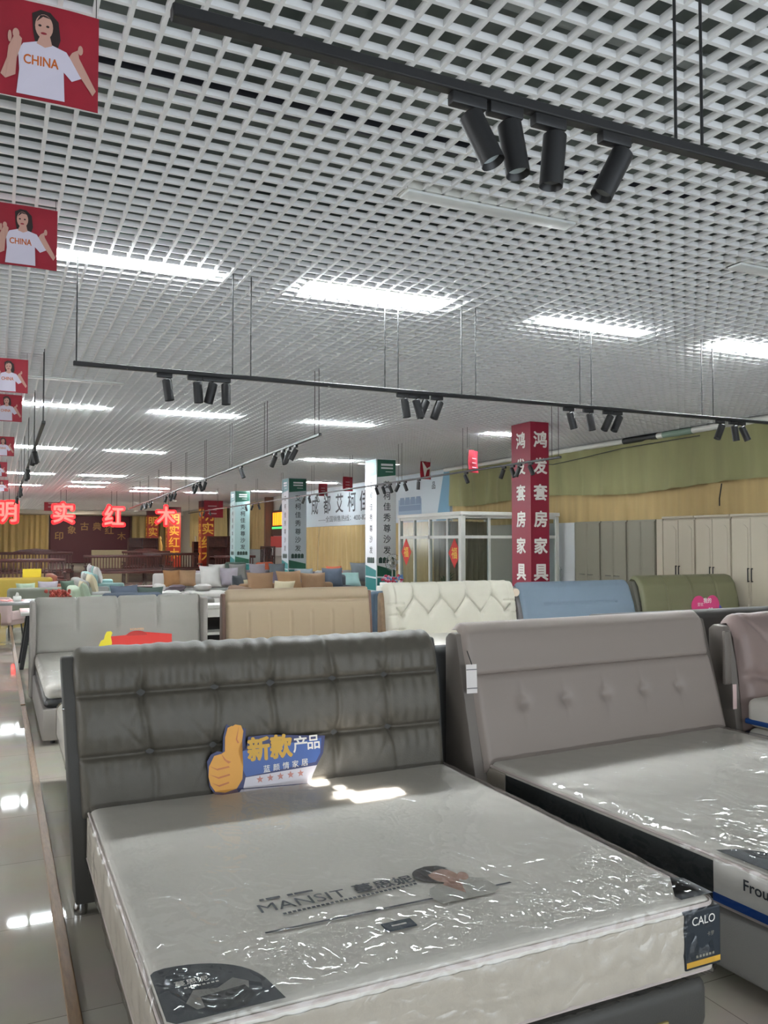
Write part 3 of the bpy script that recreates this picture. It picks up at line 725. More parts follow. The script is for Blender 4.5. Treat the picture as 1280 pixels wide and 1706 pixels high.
MB().poly([(0, .04), (.02, .10), (.05, .12), (.06, .18), (.08, .23), (.12, .235), (.135, .21), (.12, .15), (.13, .06), (.1, -.1), (.0, -.1)], (0, -.008, .095), XD2, YD2, .004).build('thumb_print', M_signyel, s1, smooth=False)
hh = PY(1152, 1040, 8.45)
s2 = thing('promotion_board', 'pink heart-shaped promotional board standing on the olive bed', 'sign', (hh.x, 8.45, .508))
hs = .27
heart = [(hs*.95*(.0625*16*math.sin(t)**3)+.27, .24+hs*.0625*(13*math.cos(t)-5*math.cos(2*t)-2*math.cos(3*t)-math.cos(4*t))) for t in [2*math.pi*k/40 for k in range(40)]]
MB().poly(heart, (0, 0, 0), X, Z, .006).build('board', mat('heart_pink', 'c43a72', .4), s2, smooth=False)
heart2 = [(.27+(x-.27)*.93, .24+(y-.24)*.93) for x, y in heart]
MB().poly([(.35, .0), (.62, .0), (.62, .22), (.55, .3), (.4, .3)], (0, .01, 0), X, Z, .006).build('board_back', mat('heart_violet', '4a4a9a', .4), s2, smooth=False)
MB().text('我的', (.30, -.002, .37), X, Z, .07, 0, .02).text('爱就', (.17, -.002, .32), X, Z, .05, 0, .0).build('lettering', M_whitep, s2, smooth=False)
for q, (hx, hz_) in enumerate(((.27, .2), (.36, .235))):
    ht_ = [(hx+.045*.0625*16*math.sin(t)**3, hz_+.05*.0625*(13*math.cos(t)-5*math.cos(2*t)-2*math.cos(3*t)-math.cos(4*t))) for t in [2*math.pi*k/24 for k in range(24)]]
    MB().poly(ht_, (0, -.001-.001*q, 0), X, Z, .001).build('heart_print', mat('heart_white', 'e5d6dc', .5), s2, smooth=False)

# ================================================================== lights in the ceiling
def lamp_proto(kind):
    L, W = (1.2, .25) if kind == 'wide' else (1.2, .09)
    t = thing('ceiling_light', 'x', 'ceiling light', (0, 0, CZ))
    MB().box(-L/2-.015, L/2+.015, -W/2-.015, W/2+.015, .0, .05).build('housing', M_white, t, smooth=False)
    k = 3 if kind == 'wide' else 1
    d = MB()
    d.rbox(-L/2, L/2, -W/2, W/2, -.024, -.0005, .008, 2)
    d.build('diffuser', M_lamp, t)
    return t
wide0 = slim0 = None
LROWS = [(6.1, 'first', [(.85, 's'), (2.77, 'w'), (5.0, 's'), (7.15, 'w')]),
         (12.95, 'second', [(.83, 's'), (2.80, 'w'), (5.22, 's'), (8.72, 's')]),
         (18.9, 'third', [(.78, 'w'), (2.76, 's'), (7.35, 'w')]),
         (26.2, 'fourth', [(.80, 'w'), (2.86, 'w'), (5.25, 'w'), (9.85, 's')]),
         (29.3, 'fifth', [(2.84, 's')]),
         (31.6, 'sixth', [(.76, 's'), (2.90, 's'), (5.2, 's'), (9.65, 's')]),
         (33.6, 'seventh', [(5.3, 's'), (7.5, 's')])]
for (y, rn, ls) in LROWS:
    for i, (x, kd) in enumerate(ls):
        adj = 'broad' if kd == 'w' else 'narrow'
        lab = '%s glowing ceiling light in the %s row of lights, %s from the aisle side' % (adj, rn, ORD[i]) if len(ls) > 1 else '%s glowing ceiling light alone in the %s row of lights' % (adj, rn)
        if kd == 'w':
            if wide0 is None: wide0 = lamp_proto('wide'); wide0.location = (x, y, CZ); o = wide0; o['label'] = lab
            else: o = dup(wide0, (x, y, CZ), 0, lab)
        else:
            if slim0 is None: slim0 = lamp_proto('slim'); slim0.location = (x, y, CZ); o = slim0; o['label'] = lab
            else: o = dup(slim0, (x, y, CZ), 0, lab)
        o['group'] = 'glowing ceiling lights'
for k, (x, y, lab) in enumerate(((2.68, 4.2, 'unlit ceiling light behind the near spotlights'), (.85, 10.85, 'unlit ceiling light between the first and second rows on the aisle side'),
                                 (5.4, 4.3, 'unlit ceiling light at the right between the two tracks'))):
    t = thing('ceiling_light', lab, 'ceiling light', (x, y, CZ), 0, 'unlit ceiling lights')
    MB().box(-.6, .6, -.07, .07, 0, .05).build('housing', M_white, t, smooth=False)
    MB().rbox(-.59, .59, -.06, .06, -.018, -.0005, .006, 2).build('diffuser', M_lampoff, t)
M_dl = mat('downlight_glow', (1, .98, .95), .5, emit=30)
for k, (px, py, lab) in enumerate(((603, 773, 'small bright ceiling downlight left of the near white pillar'), (661, 774, 'small bright ceiling downlight right of the near white pillar'),
                                  (226, 850, 'small bright ceiling downlight between the hanging red letters'), (147, 853, 'small bright ceiling downlight over the dark red banner'),
                                  (290, 835, 'small bright ceiling downlight above the rightmost neon letter'))):
    z = 3.42 if py > 845 else CZ
    p = PZ(px, py, z-.02) if py < 845 else PY(px, py, 55.5)
    t = thing('downlight', lab, 'downlight', (p.x, p.y, p.z))
    MB().lathe([(.11, .03), (.13, .0), (.10, -.005), (.085, .0)], 20).build('trim_ring', M_white, t)
    MB().lathe([(0, .004), (.085, .004)], 20).build('lens', M_dl, t)
    if py > 845:
        MB().tube((0, 0, .02), (0, 0, CZ-p.z), .012, 6).build('rod', M_black, t)

# ================================================================== suspended tracks and spotlights
TZ = 2.916
def track(lab, p0, p1, rods):
    p0, p1 = Vector(p0), Vector(p1); d = p1-p0; Lr = d.length
    t = thing('lighting_track', lab, 'lighting track', (p0.x, p0.y, TZ), math.atan2(d.y, d.x))
    MB().rbox(0, Lr, -.018, .018, -.016, .016, .004, 1).build('rail', M_black, t)
    for r in rods: MB().tube((r, 0, .01), (r, 0, CZ-TZ), .005 if Lr < 12 else .004, 8).build('rod', M_black, t)
    return t
def spot(tilt, az, lenslit, rl=.034, ll=.15):
    t = thing('track_spotlight', 'x', 'spotlight', (0, 0, 0))
    MB().rbox(-.055, .055, -.016, .016, -.05, -.016, .005, 2).build('adapter', M_black, t)
    a, z_ = R(tilt), R(az); d = Vector((math.sin(a)*math.cos(z_), math.sin(a)*math.sin(z_), -math.cos(a)))
    MB().tube((.02, 0, -.045), (.02, 0, -.085), .009, 10).build('bracket', M_black, t)
    c = Vector((.02, 0, -.085)); p0 = c-d*.02; p1 = p0+d*ll
    b = MB().tube(p0, p1, rl, 22, caps=False)
    b.tube(p0, p0-d*.006, rl, 22, r2=rl*.8); b.tube(p1, p1-d*.02, rl, 22, r2=rl*.75, caps=False)
    h = b.build('housing', M_black, t, ang=50)
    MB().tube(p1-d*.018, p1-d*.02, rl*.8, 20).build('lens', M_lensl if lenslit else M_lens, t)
    return t
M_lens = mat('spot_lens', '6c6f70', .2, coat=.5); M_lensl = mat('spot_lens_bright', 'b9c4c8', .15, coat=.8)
protos = {}
def put_spot(x, y, tilt, az, lit, lab, grp, rot=0.0):
    k = (tilt, az, lit)
    if k not in protos:
        o = protos[k] = spot(tilt, az, lit); o.location = (x, y, TZ); o.rotation_euler = (0, 0, rot); o['label'] = lab; o['group'] = grp
    else: dup(protos[k], (x, y, TZ), rot, lab, grp)
T1Y, T2Y = 1.92, 6.06
track('thick black lighting track nearest the camera, crossing the top of the photo', (.35, T1Y), (4.6, T1Y), [1.555, 1.665, 4.0])
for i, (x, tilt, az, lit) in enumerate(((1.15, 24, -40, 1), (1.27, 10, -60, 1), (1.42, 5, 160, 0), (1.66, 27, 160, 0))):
    put_spot(x, T1Y, tilt, az, lit, 'large black track spotlight, %s of the four on the nearest track' % (ORD[i] if i < 3 else 'last'), 'spotlights on the nearest track')
track('long thin black lighting track across the middle of the ceiling', (.46, T2Y), (8.3, T2Y), [.02, 1.12, 1.26, 2.38, 2.50, 3.1, 3.24, 4.35, 4.48, 5.85, 6.0])
t2x = [(1.08, 8, -20, 1), (1.30, 4, 0, 0), (1.41, 14, 160, 0), (1.51, 6, -90, 1), (3.0, 8, -40, 1), (3.11, 16, -20, 1), (3.19, 24, 180, 0), (3.32, 22, 180, 0),
       (4.68, 18, 0, 1), (4.90, 10, -30, 1), (5.13, 30, 180, 0), (5.24, 28, 180, 0), (6.55, 24, 170, 0), (6.73, 8, -20, 0), (6.84, 26, -20, 1)]
for i, (x, tilt, az, lit) in enumerate(t2x):
    c = 0 if i < 4 else 1 if i < 8 else 2 if i < 12 else 3
    j = i-(0, 4, 8, 12)[c]
    put_spot(x, T2Y, tilt, az, lit, 'black spotlight, %s in the %s cluster on the long middle track' % (ORD[j], ['leftmost', 'second', 'third', 'rightmost'][c]), 'spotlights on the middle track')
def side_track(lab, short, a, b, step, spots_, grp):
    a, b = Vector(a), Vector(b); d = (b-a); L = d.length; u = d/L; rods = []
    k = .05
    while k < L: rods += [k, k+.16]; k += step
    track(lab, a, b, rods)
    for i, (y, tilt, az, lit) in enumerate(spots_):
        s = (y-a.y)/u.y; p = a+u*s
        put_spot(p.x, p.y, tilt, az, lit, 'black spotlight on the %s, %s from its near end' % (short, ORD[i]), grp, math.atan2(u.y, u.x))
side_track('black lighting track receding over the sofas in the middle of the hall', 'track receding over the sofas', (3.35, 8.9), (4.45, 32), 2.4,
           [(9.9, 28, 60, 0), (10.2, 22, 40, 0), (10.5, 24, 200, 0), (10.9, 30, 30, 0), (13.0, 24, 220, 1), (16.2, 26, 30, 0), (16.8, 28, 220, 0), (17.2, 22, 40, 0), (17.6, 26, 200, 0),
            (20.2, 22, 40, 0), (20.7, 26, 30, 0), (21.2, 30, 200, 0), (21.8, 24, 30, 0), (25, 24, 30, 0), (25.6, 26, 210, 0), (26.2, 22, 30, 0), (26.9, 30, 200, 0), (27.5, 24, 40, 0)], 'spotlights on the sofa track')
side_track('black lighting track receding along the aisle at the left edge', 'track along the aisle', (.42, 9.2), (.50, 30), 2.6,
           [(11.6, 28, -30, 0), (11.8, 22, 200, 0), (12.0, 26, 20, 0), (14.6, 28, 0, 0), (14.8, 24, 180, 0), (15.1, 24, 20, 0), (19.6, 26, 10, 0), (20.2, 26, 200, 0), (20.8, 26, 0, 0), (24, 26, 10, 0), (24.6, 26, 200, 0)], 'spotlights on the aisle track')
side_track('black lighting track receding past the red and white pillars', 'track passing the pillars', (7.42, 9.8), (7.50, 36), 2.6,
           [(10.55, 24, 210, 0), (10.85, 26, 20, 0), (11.05, 24, 200, 0), (11.3, 28, 10, 0), (12.5, 26, 200, 0), (14.3, 6, 0, 0), (14.9, 26, 200, 0), (15.2, 30, 30, 0), (15.6, 24, 210, 0), (15.95, 30, 190, 0), (16.3, 26, 200, 0),
            (19.4, 26, 200, 0), (20.0, 26, 210, 0), (20.6, 24, 200, 0), (21.0, 26, 30, 0), (25.3, 26, 200, 0), (26, 26, 30, 0), (26.8, 26, 200, 0), (32, 26, 200, 0), (33, 26, 30, 0), (33.8, 26, 200, 0)], 'spotlights on the pillar track')

# ================================================================== hanging red flags
M_flag = mat('flag_red', '98182c', .55, var=.15, vscale=5); M_fskin = mat('flag_skin', 'c79a8c', .6); M_fhair = mat('flag_hair', '2b1d1d', .6)
M_fshirt = mat('flag_shirt', 'd6cfe0', .6); M_fyel = mat('flag_yellow', 'e6c21c', .5); M_forange = mat('flag_orange', 'c9641c', .5)
def flag(full=True):
    Wd, Hd = .52, .355
    t = thing('hanging_flag', 'x', 'flag', (0, 0, 0))
    wob = lambda x, z: .004*math.sin(x*14)+.003*math.sin(z*17+x*5)
    def lift(mb, h):
        mb.v = [(x, y+wob(x, z)-h, z) for x, y, z in mb.v]; return mb
    k = Wd/1.3   # figure is drawn on the right-hand part
    def F(a, b): return (-.40+a*.40, -b*Hd)
    lift(MB().grid(16, 10, lambda u, v: (-Wd+u*Wd, 0, -Hd+v*Hd)), 0).build('cloth', M_flag, t)
    lift(MB().grid(16, 10, lambda u, v: (-Wd+u*Wd, .002, -Hd+v*Hd), 0, True), 0).build('cloth_back', M_flag, t)
    def pp(pts): return [F(a, b) for a, b in pts]
    fg = MB()
    fg.poly(pp([(.43, .12), (.50, .07), (.58, .08), (.65, .16), (.67, .34), (.64, .46), (.60, .42), (.46, .42), (.44, .3)]), (0, 0, 0), X, Z, 0, 1)
    fg.v = [(x, y+wob(x, z)-.004, z) for x, y, z in fg.v]
    n0 = len(fg.v)
    fg.poly(pp([(.36, .44), (.47, .40), (.60, .41), (.72, .45), (.86, .68), (.77, .74), (.70, .66), (.69, .82), (.71, .97), (.31, .97), (.33, .72), (.32, .52)]), (0, 0, 0), X, Z, 0, 2)
    fg.poly(pp([(.30, .34), (.35, .40), (.34, .50), (.31, .60), (.30, .78), (.22, .84), (.18, .80), (.23, .62), (.24, .5)]), (0, 0, 0), X, Z, 0, 0)
    fg.poly(pp([(.74, .50), (.77, .44), (.82, .40), (.83, .48), (.90, .62), (.98, .78), (.95, .84), (.86, .70)]), (0, 0, 0), X, Z, 0, 0)
    fg.v[n0:] = [(x, y+wob(x, z)-.005, z) for x, y, z in fg.v[n0:]]
    n0 = len(fg.v)
    fg.poly([F(.53+a, .24+b) for a, b in ell(0, 0, .075, .125, 20)], (0, 0, 0), X, Z, 0, 0)
    fg.poly(pp([(.50, .33), (.58, .33), (.60, .42), (.54, .45), (.47, .42)]), (0, 0, 0), X, Z, 0, 0)
    fg.poly(pp([(.45, .22), (.46, .12), (.54, .09), (.62, .14), (.62, .22), (.58, .15), (.52, .14)]), (0, 0, 0), X, Z, 0, 1)
    fg.v[n0:] = [(x, y+wob(x, z)-.006, z) for x, y, z in fg.v[n0:]]
    n0 = len(fg.v)
    for (a, b_, ea, eb, m_) in ((.495, .235, .014, .012, 1), (.56, .235, .014, .012, 1), (.528, .31, .026, .012, 3), (.30, .36, .028, .05, 0), (.25, .40, .016, .06, 0), (.84, .40, .022, .05, 0)):
        fg.poly([F(a+p, b_+q) for p, q in ell(0, 0, ea, eb, 12)], (0, 0, 0), X, Z, 0, m_)
    fg.v[n0:] = [(x, y+wob(x, z)-.0068, z) for x, y, z in fg.v[n0:]]
    fg.build('printed_figure', [M_fskin, M_fhair, M_fshirt, M_red], t, smooth=False)
    q = F(.51, .60)
    c = MB().text('CHINA', (q[0], 0, q[1]), X, Z, .034, 0, .025, .115)
    lift(c, .0085).build('lettering', M_forange, t, smooth=False)
    a, b = F(-.02, .50), F(-.02, .76)
    lift(MB().text('艾柯', (a[0]-.0, 0, a[1]), X, Z, .06, 0, .03), .005).build('lettering', M_fyel, t, smooth=False)
    lift(MB().text('领航', (b[0], 0, b[1]), X, Z, .05, 0, .03), .005).build('lettering', M_whitep, t, smooth=False)
    s = MB()
    for xx in (-Wd+.01, -.01): s.tube((xx, 0, 0), (xx, 0, CZ-3.62), .0015, 5)
    s.build('string', M_black, t)
    return t
fl0 = None
for i, (px, py, zz, rz) in enumerate(((165, 32, 3.62, 0), (96, 352, 3.62, 1), (47, 600, 3.60, 0), (37, 659, 3.62, 2), (24, 728, 3.60, -1), (12, 770, 3.62, 0), (14, 800, 3.62, 0))):
    p = PZ(px, py, zz)
    lab = 'red flag with printed figure, %s from the camera in the row along the aisle' % ORD[i]
    if fl0 is None: fl0 = flag(); fl0.location = p; fl0.rotation_euler = (0, 0, R(rz)); fl0['label'] = lab; fl0['group'] = 'red flags along the aisle'; f = fl0
    else: f = dup(fl0, p, R(rz), lab, 'red flags along the aisle')
for px, py, y, rz, lab in ((797, 752, 13.5, 30, 'red flag hanging left of the red pillar over the glass booth'), (718, 770, 17.5, 20, 'red flag with a white chevron hanging right of the near white pillar'),
                           (588, 795, 22.5, 15, 'red flag hanging just left of the near white pillar'), (546, 806, 26, 15, 'red flag hanging right of the second white pillar'),
                           (107, 822, 45, 0, 'dark red flag hanging above the second neon letter from left'), (372, 832, 40, 0, 'dark red flag hanging left of the farthest white pillar')):
    p = PY(px, py, y); big = 2.6 if y >= 40 else 1
    t = thing('hanging_flag', lab, 'flag', p, R(rz))
    hh_ = .42 if y < 40 else .9; ww_ = .36*big
    MB().grid(8, 6, lambda u, v: (-ww_+u*ww_, .02*math.sin(u*6+v*3), -hh_+v*hh_)).build('cloth', M_flag, t)
    m_ = MB()
    if 'chevron' in lab:
        m_.poly([(-.34, -.02), (-.31, -.02), (-.17, -.16), (-.04, -.10), (-.02, -.12), (-.06, -.36), (-.09, -.36), (-.07, -.17), (-.17, -.20), (-.23, -.36), (-.26, -.36)], (0, -.03, 0), X, Z, .002)
    else:
        for k in range(3): m_.box(-ww_*.8, -ww_*.35, -.03, -.026, -hh_*(.35+.2*k)-.02*big, -hh_*(.35+.2*k))
    m_.build('flag_print', mat('flag_pale', 'c9a4a8', .5) if 'chevron' not in lab else M_whitep, t, smooth=False)
    s = MB()
    for xx in (-ww_+.01, -.01): s.tube((xx, 0, 0), (xx, 0, CZ-p.z), .002, 5)
    s.build('string', M_black, t)

# ================================================================== pillars
def pillar(lab, x0, x1, y0, y1, mats, deco, name='pillar'):
    t = thing(name, lab, 'pillar', ((x0+x1)/2, (y0+y1)/2, 0)); t['kind'] = 'thing'
    a, b = (x1-x0)/2, (y1-y0)/2
    MB().box(-a, a, -b, b, 0, CZ).build('shaft', mats, t, smooth=False)
    deco(t, a, b); return t
M_pr = mat('pillar_red', '8c1f36', .35, spec=.4)
def deco_red(t, a, b):
    for k, ch in enumerate('鸿发套房家具'):
        MB().text(ch, (.01, -b-.004, 3.40-k*.445), X, Z, .26, 0, .035).build('character', M_whitep, t, smooth=False)
        MB().text(ch, (-a-.004, .0, 3.40-k*.445), (0, -1, 0), Z, .26, 0, .035, .25).build('character', M_whitep, t, smooth=False)
pillar('dark red square pillar with large white characters', 8.03, 8.40, 11.42, 11.98, M_pr, deco_red)
M_pw = mat('pillar_white', 'e4e6ea', .4); M_pg = mat('pillar_green', '1f5a48', .45); M_pt = mat('pillar_teal', '6f9da5', .5); M_pdk = mat('print_dark_green', '27423c', .5); M_pteal2 = mat('print_teal', '2f7f80', .5)
def deco_white(t, a, b):
    tl, tx, sf, wv = MB(), MB(), MB(), MB()
    for (O_, xd, hw) in ((Vector((0, -b-.004, 0)), Vector(X), a), (Vector((-a-.004, 0, 0)), Vector((0, -1, 0)), b)):
        side = hw is b
        def pt(x, z): return (x, z)
        nrm = Vector((0, -1, 0)) if not side else Vector((-1, 0, 0))
        tl.poly([(-hw+.02, CZ-.02), (hw-.01, CZ-.02), (hw-.01, 3.30), (-hw+.02, 3.24)], O_, xd, Z, 0, 0 if not side else 1)
        for k in range(3): tl.add([O_+nrm*.002+xd*x+Vector((0, 0, z)) for x, z in ((-.14+.12*(k == 2), 3.52-k*.075), (.18, 3.52-k*.075), (.18, 3.52-k*.075+(.05, .04, .015)[k]), (-.14+.12*(k == 2), 3.52-k*.075+(.05, .04, .015)[k]))], [(0, 1, 2, 3)], 2)
        for k, ch in enumerate('艾柯佳秀尊沙发'):
            tx.text(ch, O_+xd*(.02)+Vector((0, 0, 3.06-k*.262)), xd, Z, .19 if not side else .17, 0, .010)
        for k in range(4):
            sf.add([O_+xd*x+Vector((0, 0, z)) for x, z in ((-.2+k*.105, 1.17), (-.2+k*.105+.095, 1.17), (-.2+k*.105+.095, 1.29), (-.2+k*.105+.05, 1.32), (-.2+k*.105, 1.29))], [(0, 1, 2, 3, 4)], 0)
        wv.poly([(-hw+.02, .86), (-hw+.02, 1.12), (hw-.02, 1.0), (hw-.02, .84)], O_, xd, Z, 0, 0 if not side else 1)
        wv.poly([(-hw+.02, .52), (-hw+.02, .82), (hw-.02, .80), (hw-.02, .52)], O_, xd, Z, 0, 1)
    tl.build('top_band', [M_pg, M_pt, M_pw], t, smooth=False); tx.build('lettering', M_ink, t, smooth=False)
    sf.build('sofa_print', M_pdk, t, smooth=False); wv.build('wave_print', [M_pg, M_pteal2], t, smooth=False)
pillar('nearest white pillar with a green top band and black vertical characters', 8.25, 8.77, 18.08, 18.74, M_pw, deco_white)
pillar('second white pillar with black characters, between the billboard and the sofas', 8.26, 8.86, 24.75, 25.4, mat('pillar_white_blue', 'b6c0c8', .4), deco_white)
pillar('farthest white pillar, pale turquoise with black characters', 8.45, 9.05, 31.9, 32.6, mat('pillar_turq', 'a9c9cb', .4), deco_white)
M_por = mat('pillar_orange_red', 'a8382c', .45)
def deco_gold(t, a, b):
    f = MB()
    for k, ch in enumerate('明实红木'):
        f.text(ch, (.0, -b-.006, 3.0-k*.66), X, Z, .56, 0, .02); f.text(ch, (-a-.006, 0, 3.0-k*.66), (0, -1, 0), Z, .56, 0, .02, .45)
    f.build('lettering', mat('gold_glow', 'd9a23a', .4, emit=.08), t, smooth=False)
    MB().box(-a-.005, a+.005, -b-.005, b+.005, 3.38, CZ-.001).build('top_band', mat('maroon', '5a1f2e', .5), t, smooth=False)
for k, (x0, x1, y, lab) in enumerate(((9.0, 9.62, 40.2, 'nearest red pillar with gold characters'), (8.85, 9.6, 48.2, 'second red pillar with gold characters, right of the last neon letter'), (8.75, 9.45, 54.6, 'farthest red pillar with gold characters, left of the last neon letter'))):
    pillar(lab, x0, x1, y, y+.65, M_por, deco_gold)

# ================================================================== right-hand wall: drapes, duct, wardrobes, billboard
def drape_x(x, y0, y1, z0, z1, amp, per, n=300, nz=10, hem=0, seed=1):
    rs = random.Random(seed); ph = [rs.uniform(0, 6) for _ in range(6)]
    def F(u, v):
        y = y0+u*(y1-y0); fold = math.sin(y*2*math.pi/per+ph[0]+.6*math.sin(y*1.3+ph[1]))+.5*math.sin(y*2*math.pi/(per*2.7)+ph[2])
        z = z0+v*(z1-z0)
        hz = hem*(.5+.5*math.sin(y*1.1+ph[3]))*(1-v) if hem else 0
        return (x-amp*(1.0+.8*fold*(1-.45*v))-amp*.4*math.sin(v*4+y*3), y+.06*(1-v)*math.sin(y*.9), z+hz)
    return MB().grid(n, nz, F)
tag(drape_x(11.0, 7.5, 19.3, 2.60, 3.58, .055, .62, 400, 12, .10, 3).build('drape', M_drapeg, ang=180), 'long olive green drape hanging high along the right wall', 'drape')
tag(drape_x(11.06, 7.5, 19.3, 2.09, 2.80, .012, .22, 400, 6, 0, 5).build('curtain', M_drapey, ang=180), 'ochre curtain strip below the olive drape above the wardrobes', 'curtain')  # added strip, its ochre colour stands in for daylight through the drape
dk = thing('ceiling_duct', 'white tubular duct along the top of the right wall above the olive drape', 'duct', (10.93, 7.5, 3.62))
MB().tube((0, 0, 0), (0, 12.0, .0), .055, 14).build('tube', M_white, dk)
for y0, y1, m in ((4.05, 4.95, M_blackp), (3.2, 3.9, mat('duct_green', '7f9486', .6)), (2.2, 2.6, mat('duct_grey', '9b9b95', .6))):
    MB().tube((0, y0, 0), (0, y1, 0), .06, 14).build('sleeve', m, dk)
def cyl_cable(lab, pts, r, m):
    mb = MB()
    for a, b in zip(pts, pts[1:]): mb.tube(a, b, r, 6)
    return tag(mb.build('cable', m), lab, 'cable')
cyl_cable('loose dark cable drooping below the white duct by the red pillar', [(10.85, 15.5, 3.45), (10.85, 14.6, 3.35), (10.85, 13.6, 3.40), (10.86, 12.4, 3.48), (10.87, 10.5, 3.5)], .008, M_black)
cyl_cable('black pull cord with a weight hanging on the olive drape near the right edge', [(10.88, 10.05, 2.65), (10.88, 10.1, 2.4), (10.88, 10.1, 2.28)], .012, M_black)

M_ward1 = mat('greige_door', '868173', .45); M_ward2 = mat('cream_door', 'bdb3a0', .45); M_wardw = mat('white_panel', 'c9cbcc', .4)
XF = 10.74
def yx(px, py=900): return PX(px, py, XF).y
def ward(lab, px0, px1, kind, z1=2.09):
    ya, yb = yx(px0), yx(px1)     # ya > yb
    t = thing('wardrobe', lab, 'wardrobe', (XF+.3, (ya+yb)/2, 0))
    h = (ya-yb)/2-.006; m = M_ward1 if kind == 'h' else M_ward2
    MB().box(-.27, .05, -h, h, .0, z1).build('body', m, t, smooth=False)
    for k in (0, 1):
        a, b = (-h+.004, -.003) if k == 0 else (.003, h-.004)
        d = MB(); zt, zb = z1-.03, .08
        d.rbox(-.295, -.27, a, b, zb, zt, .004, 1)
        if kind == 'v':
            w_ = b-a; pts = []
            zlow = .80
            pts = [(.05, zlow), (w_-.05, zlow), (w_-.05, zt-.16)]+[(w_/2+(w_/2-.05)*math.cos(q)*.85, zt-.16+.07*math.sin(q)) for q in [math.pi*i/10 for i in range(1, 10)]]+[(.05, zt-.16)]
            d.poly([(p[0], p[1]) for p in pts], (-.301, b, 0), (0, -1, 0), Z, .006)
            d.poly([(.05, zb+.06), (w_-.05, zb+.06), (w_-.05, zlow-.10), (.05, zlow-.10)], (-.301, b, 0), (0, -1, 0), Z, .006)
        else:
            d.box(-.298, -.295, a+.03, a+.034, zb+.02, zt-.02); d.box(-.298, -.295, b-.034, b-.03, zb+.02, zt-.02)
        do = d.build('door', m, t, smooth=False)
        if kind == 'h':
            c = -.12 if k == 0 else .12
            MB().tube((-.325, c-.07, 1.03), (-.325, c+.07, 1.03), .008, 8).build('handle', M_chrome, do)
            for q in (-.06, .06): MB().tube((-.298, c+q, 1.03), (-.325, c+q, 1.03), .006, 6).build('handle_post', M_chrome, do)
        else:
            c = -.035 if k == 0 else .035; zc = 1.16
            MB().tube((-.33, c, zc-.11), (-.33, c, zc+.11), .009, 8).tube((-.30, c, zc-.1), (-.33, c, zc-.1), .008, 6).tube((-.30, c, zc+.1), (-.33, c, zc+.1), .008, 6).build('handle', M_black, do)
    if kind == 'v': MB().rbox(-.32, .05, -h-.003, h+.003, z1, z1+.04, .01, 2).build('cornice', m, t)
    return t
ward('leftmost greige wardrobe with horizontal chrome handles, beside the white panel', 957, 999, 'h')
ward('middle greige wardrobe with horizontal chrome handles', 1000, 1043, 'h')
ward('right greige wardrobe with horizontal chrome handles, beside the cream post', 1044, 1091, 'h')
ward('cream wardrobe with arched panel doors, left of three', 1104, 1157, 'v')
ward('cream wardrobe with arched panel doors, middle of three', 1158, 1217, 'v')
ward('cream wardrobe with arched panel doors, cut by the right edge of the photo', 1218, 1285, 'v')
t = thing('wardrobe', 'plain white wardrobe panel with one upright handle beside the red pillar', 'wardrobe', (XF+.3, (yx(912)+yx(956))/2, 0)); h = (yx(912)-yx(956))/2
MB().box(-.28, .05, -h, h, 0, 2.08).build('panel', M_wardw, t, smooth=False)
MB().tube((-.32, -.02, .55), (-.32, -.02, 1.15), .014, 8).tube((-.28, -.02, .6), (-.32, -.02, .6), .01, 6).tube((-.28, -.02, 1.1), (-.32, -.02, 1.1), .01, 6).build('handle', M_chrome, t)
tag(MB().rbox(XF+.02, XF+.34, yx(1103)+.005, yx(1092)-.005, 0, 2.09, .006, 1).build('filler_post', M_ward2), 'narrow cream filler post between the greige and cream wardrobes', 'post')

# billboard of the sofa shop and the curtains below it
M_bb = mat('billboard_pale', 'bcc8cf', .45); M_bbb = mat('billboard_blue', '5f8ea8', .5)
bb = thing('billboard', 'long pale blue sofa shop billboard with black characters high on the right wall', 'billboard', (11.05, 26.4, 2.26))
MB().box(-.03, .04, -7.0, 7.2, 0, 1.40).build('board', M_bb, bb, smooth=False)
e = MB(); e.poly([(0, 0), (.75, 0), (.75, 1.40), (.45, 1.40)], (-.034, -6.25, 0), (0, -1, 0), Z, .002)
e.build('blue_edge', M_bbb, bb, smooth=False)
tx = MB(); y0 = PX(512, 850, 11.0).y; y1 = PX(626, 850, 11.0).y
for k, ch in enumerate('成都艾柯佳秀尊'):
    yy = PX(524+k*20.5, 835, 11.0).y-26.4
    tx.text(ch, (-.036, yy, .80), (0, -1, 0), Z, .66, 0, .015, .70)
ya = PX(530, 860, 11.0).y-26.4; yb = PX(620, 860, 11.0).y-26.4
tx.text('——全国销售热线：400-8283-', (-.036, (ya+yb)/2, .26), (0, -1, 0), Z, .22, 0, .0, abs(ya-yb))
tx.text('品', (-.036, PX(722, 805, 11.0).y-26.4, 1.0), (0, -1, 0), Z, .2, 0, .02)
tx.build('lettering', M_ink, bb, smooth=False)
cy_ = PX(505, 840, 11.0).y-26.4
MB().poly([(p[0], p[1]) for p in ell(0, 0, 1.5, .58, 30)], (-.036, 6.4, .68), (0, -1, 0), Z, .002).build('emblem', mat('emblem_teal', '3c5560', .5), bb, smooth=False)
sp_ = MB(); yc_ = PX(682, 840, 11.0).y-26.4
sp_.poly([(-.75, -.25), (.75, -.25), (.75, .2), (-.75, .2)], (-.035, yc_, .48), (0, -1, 0), Z, .001, 0)
for k in range(4): sp_.poly([(0, 0), (.33, 0), (.30, .22), (.03, .22)], (-.037, yc_+.66-k*.35, .52), (0, -1, 0), Z, .001, 1)
sp_.poly([(-.7, 0), (.7, 0), (.7, -.16), (-.7, -.16)], (-.037, yc_, .50), (0, -1, 0), Z, .001, 1)
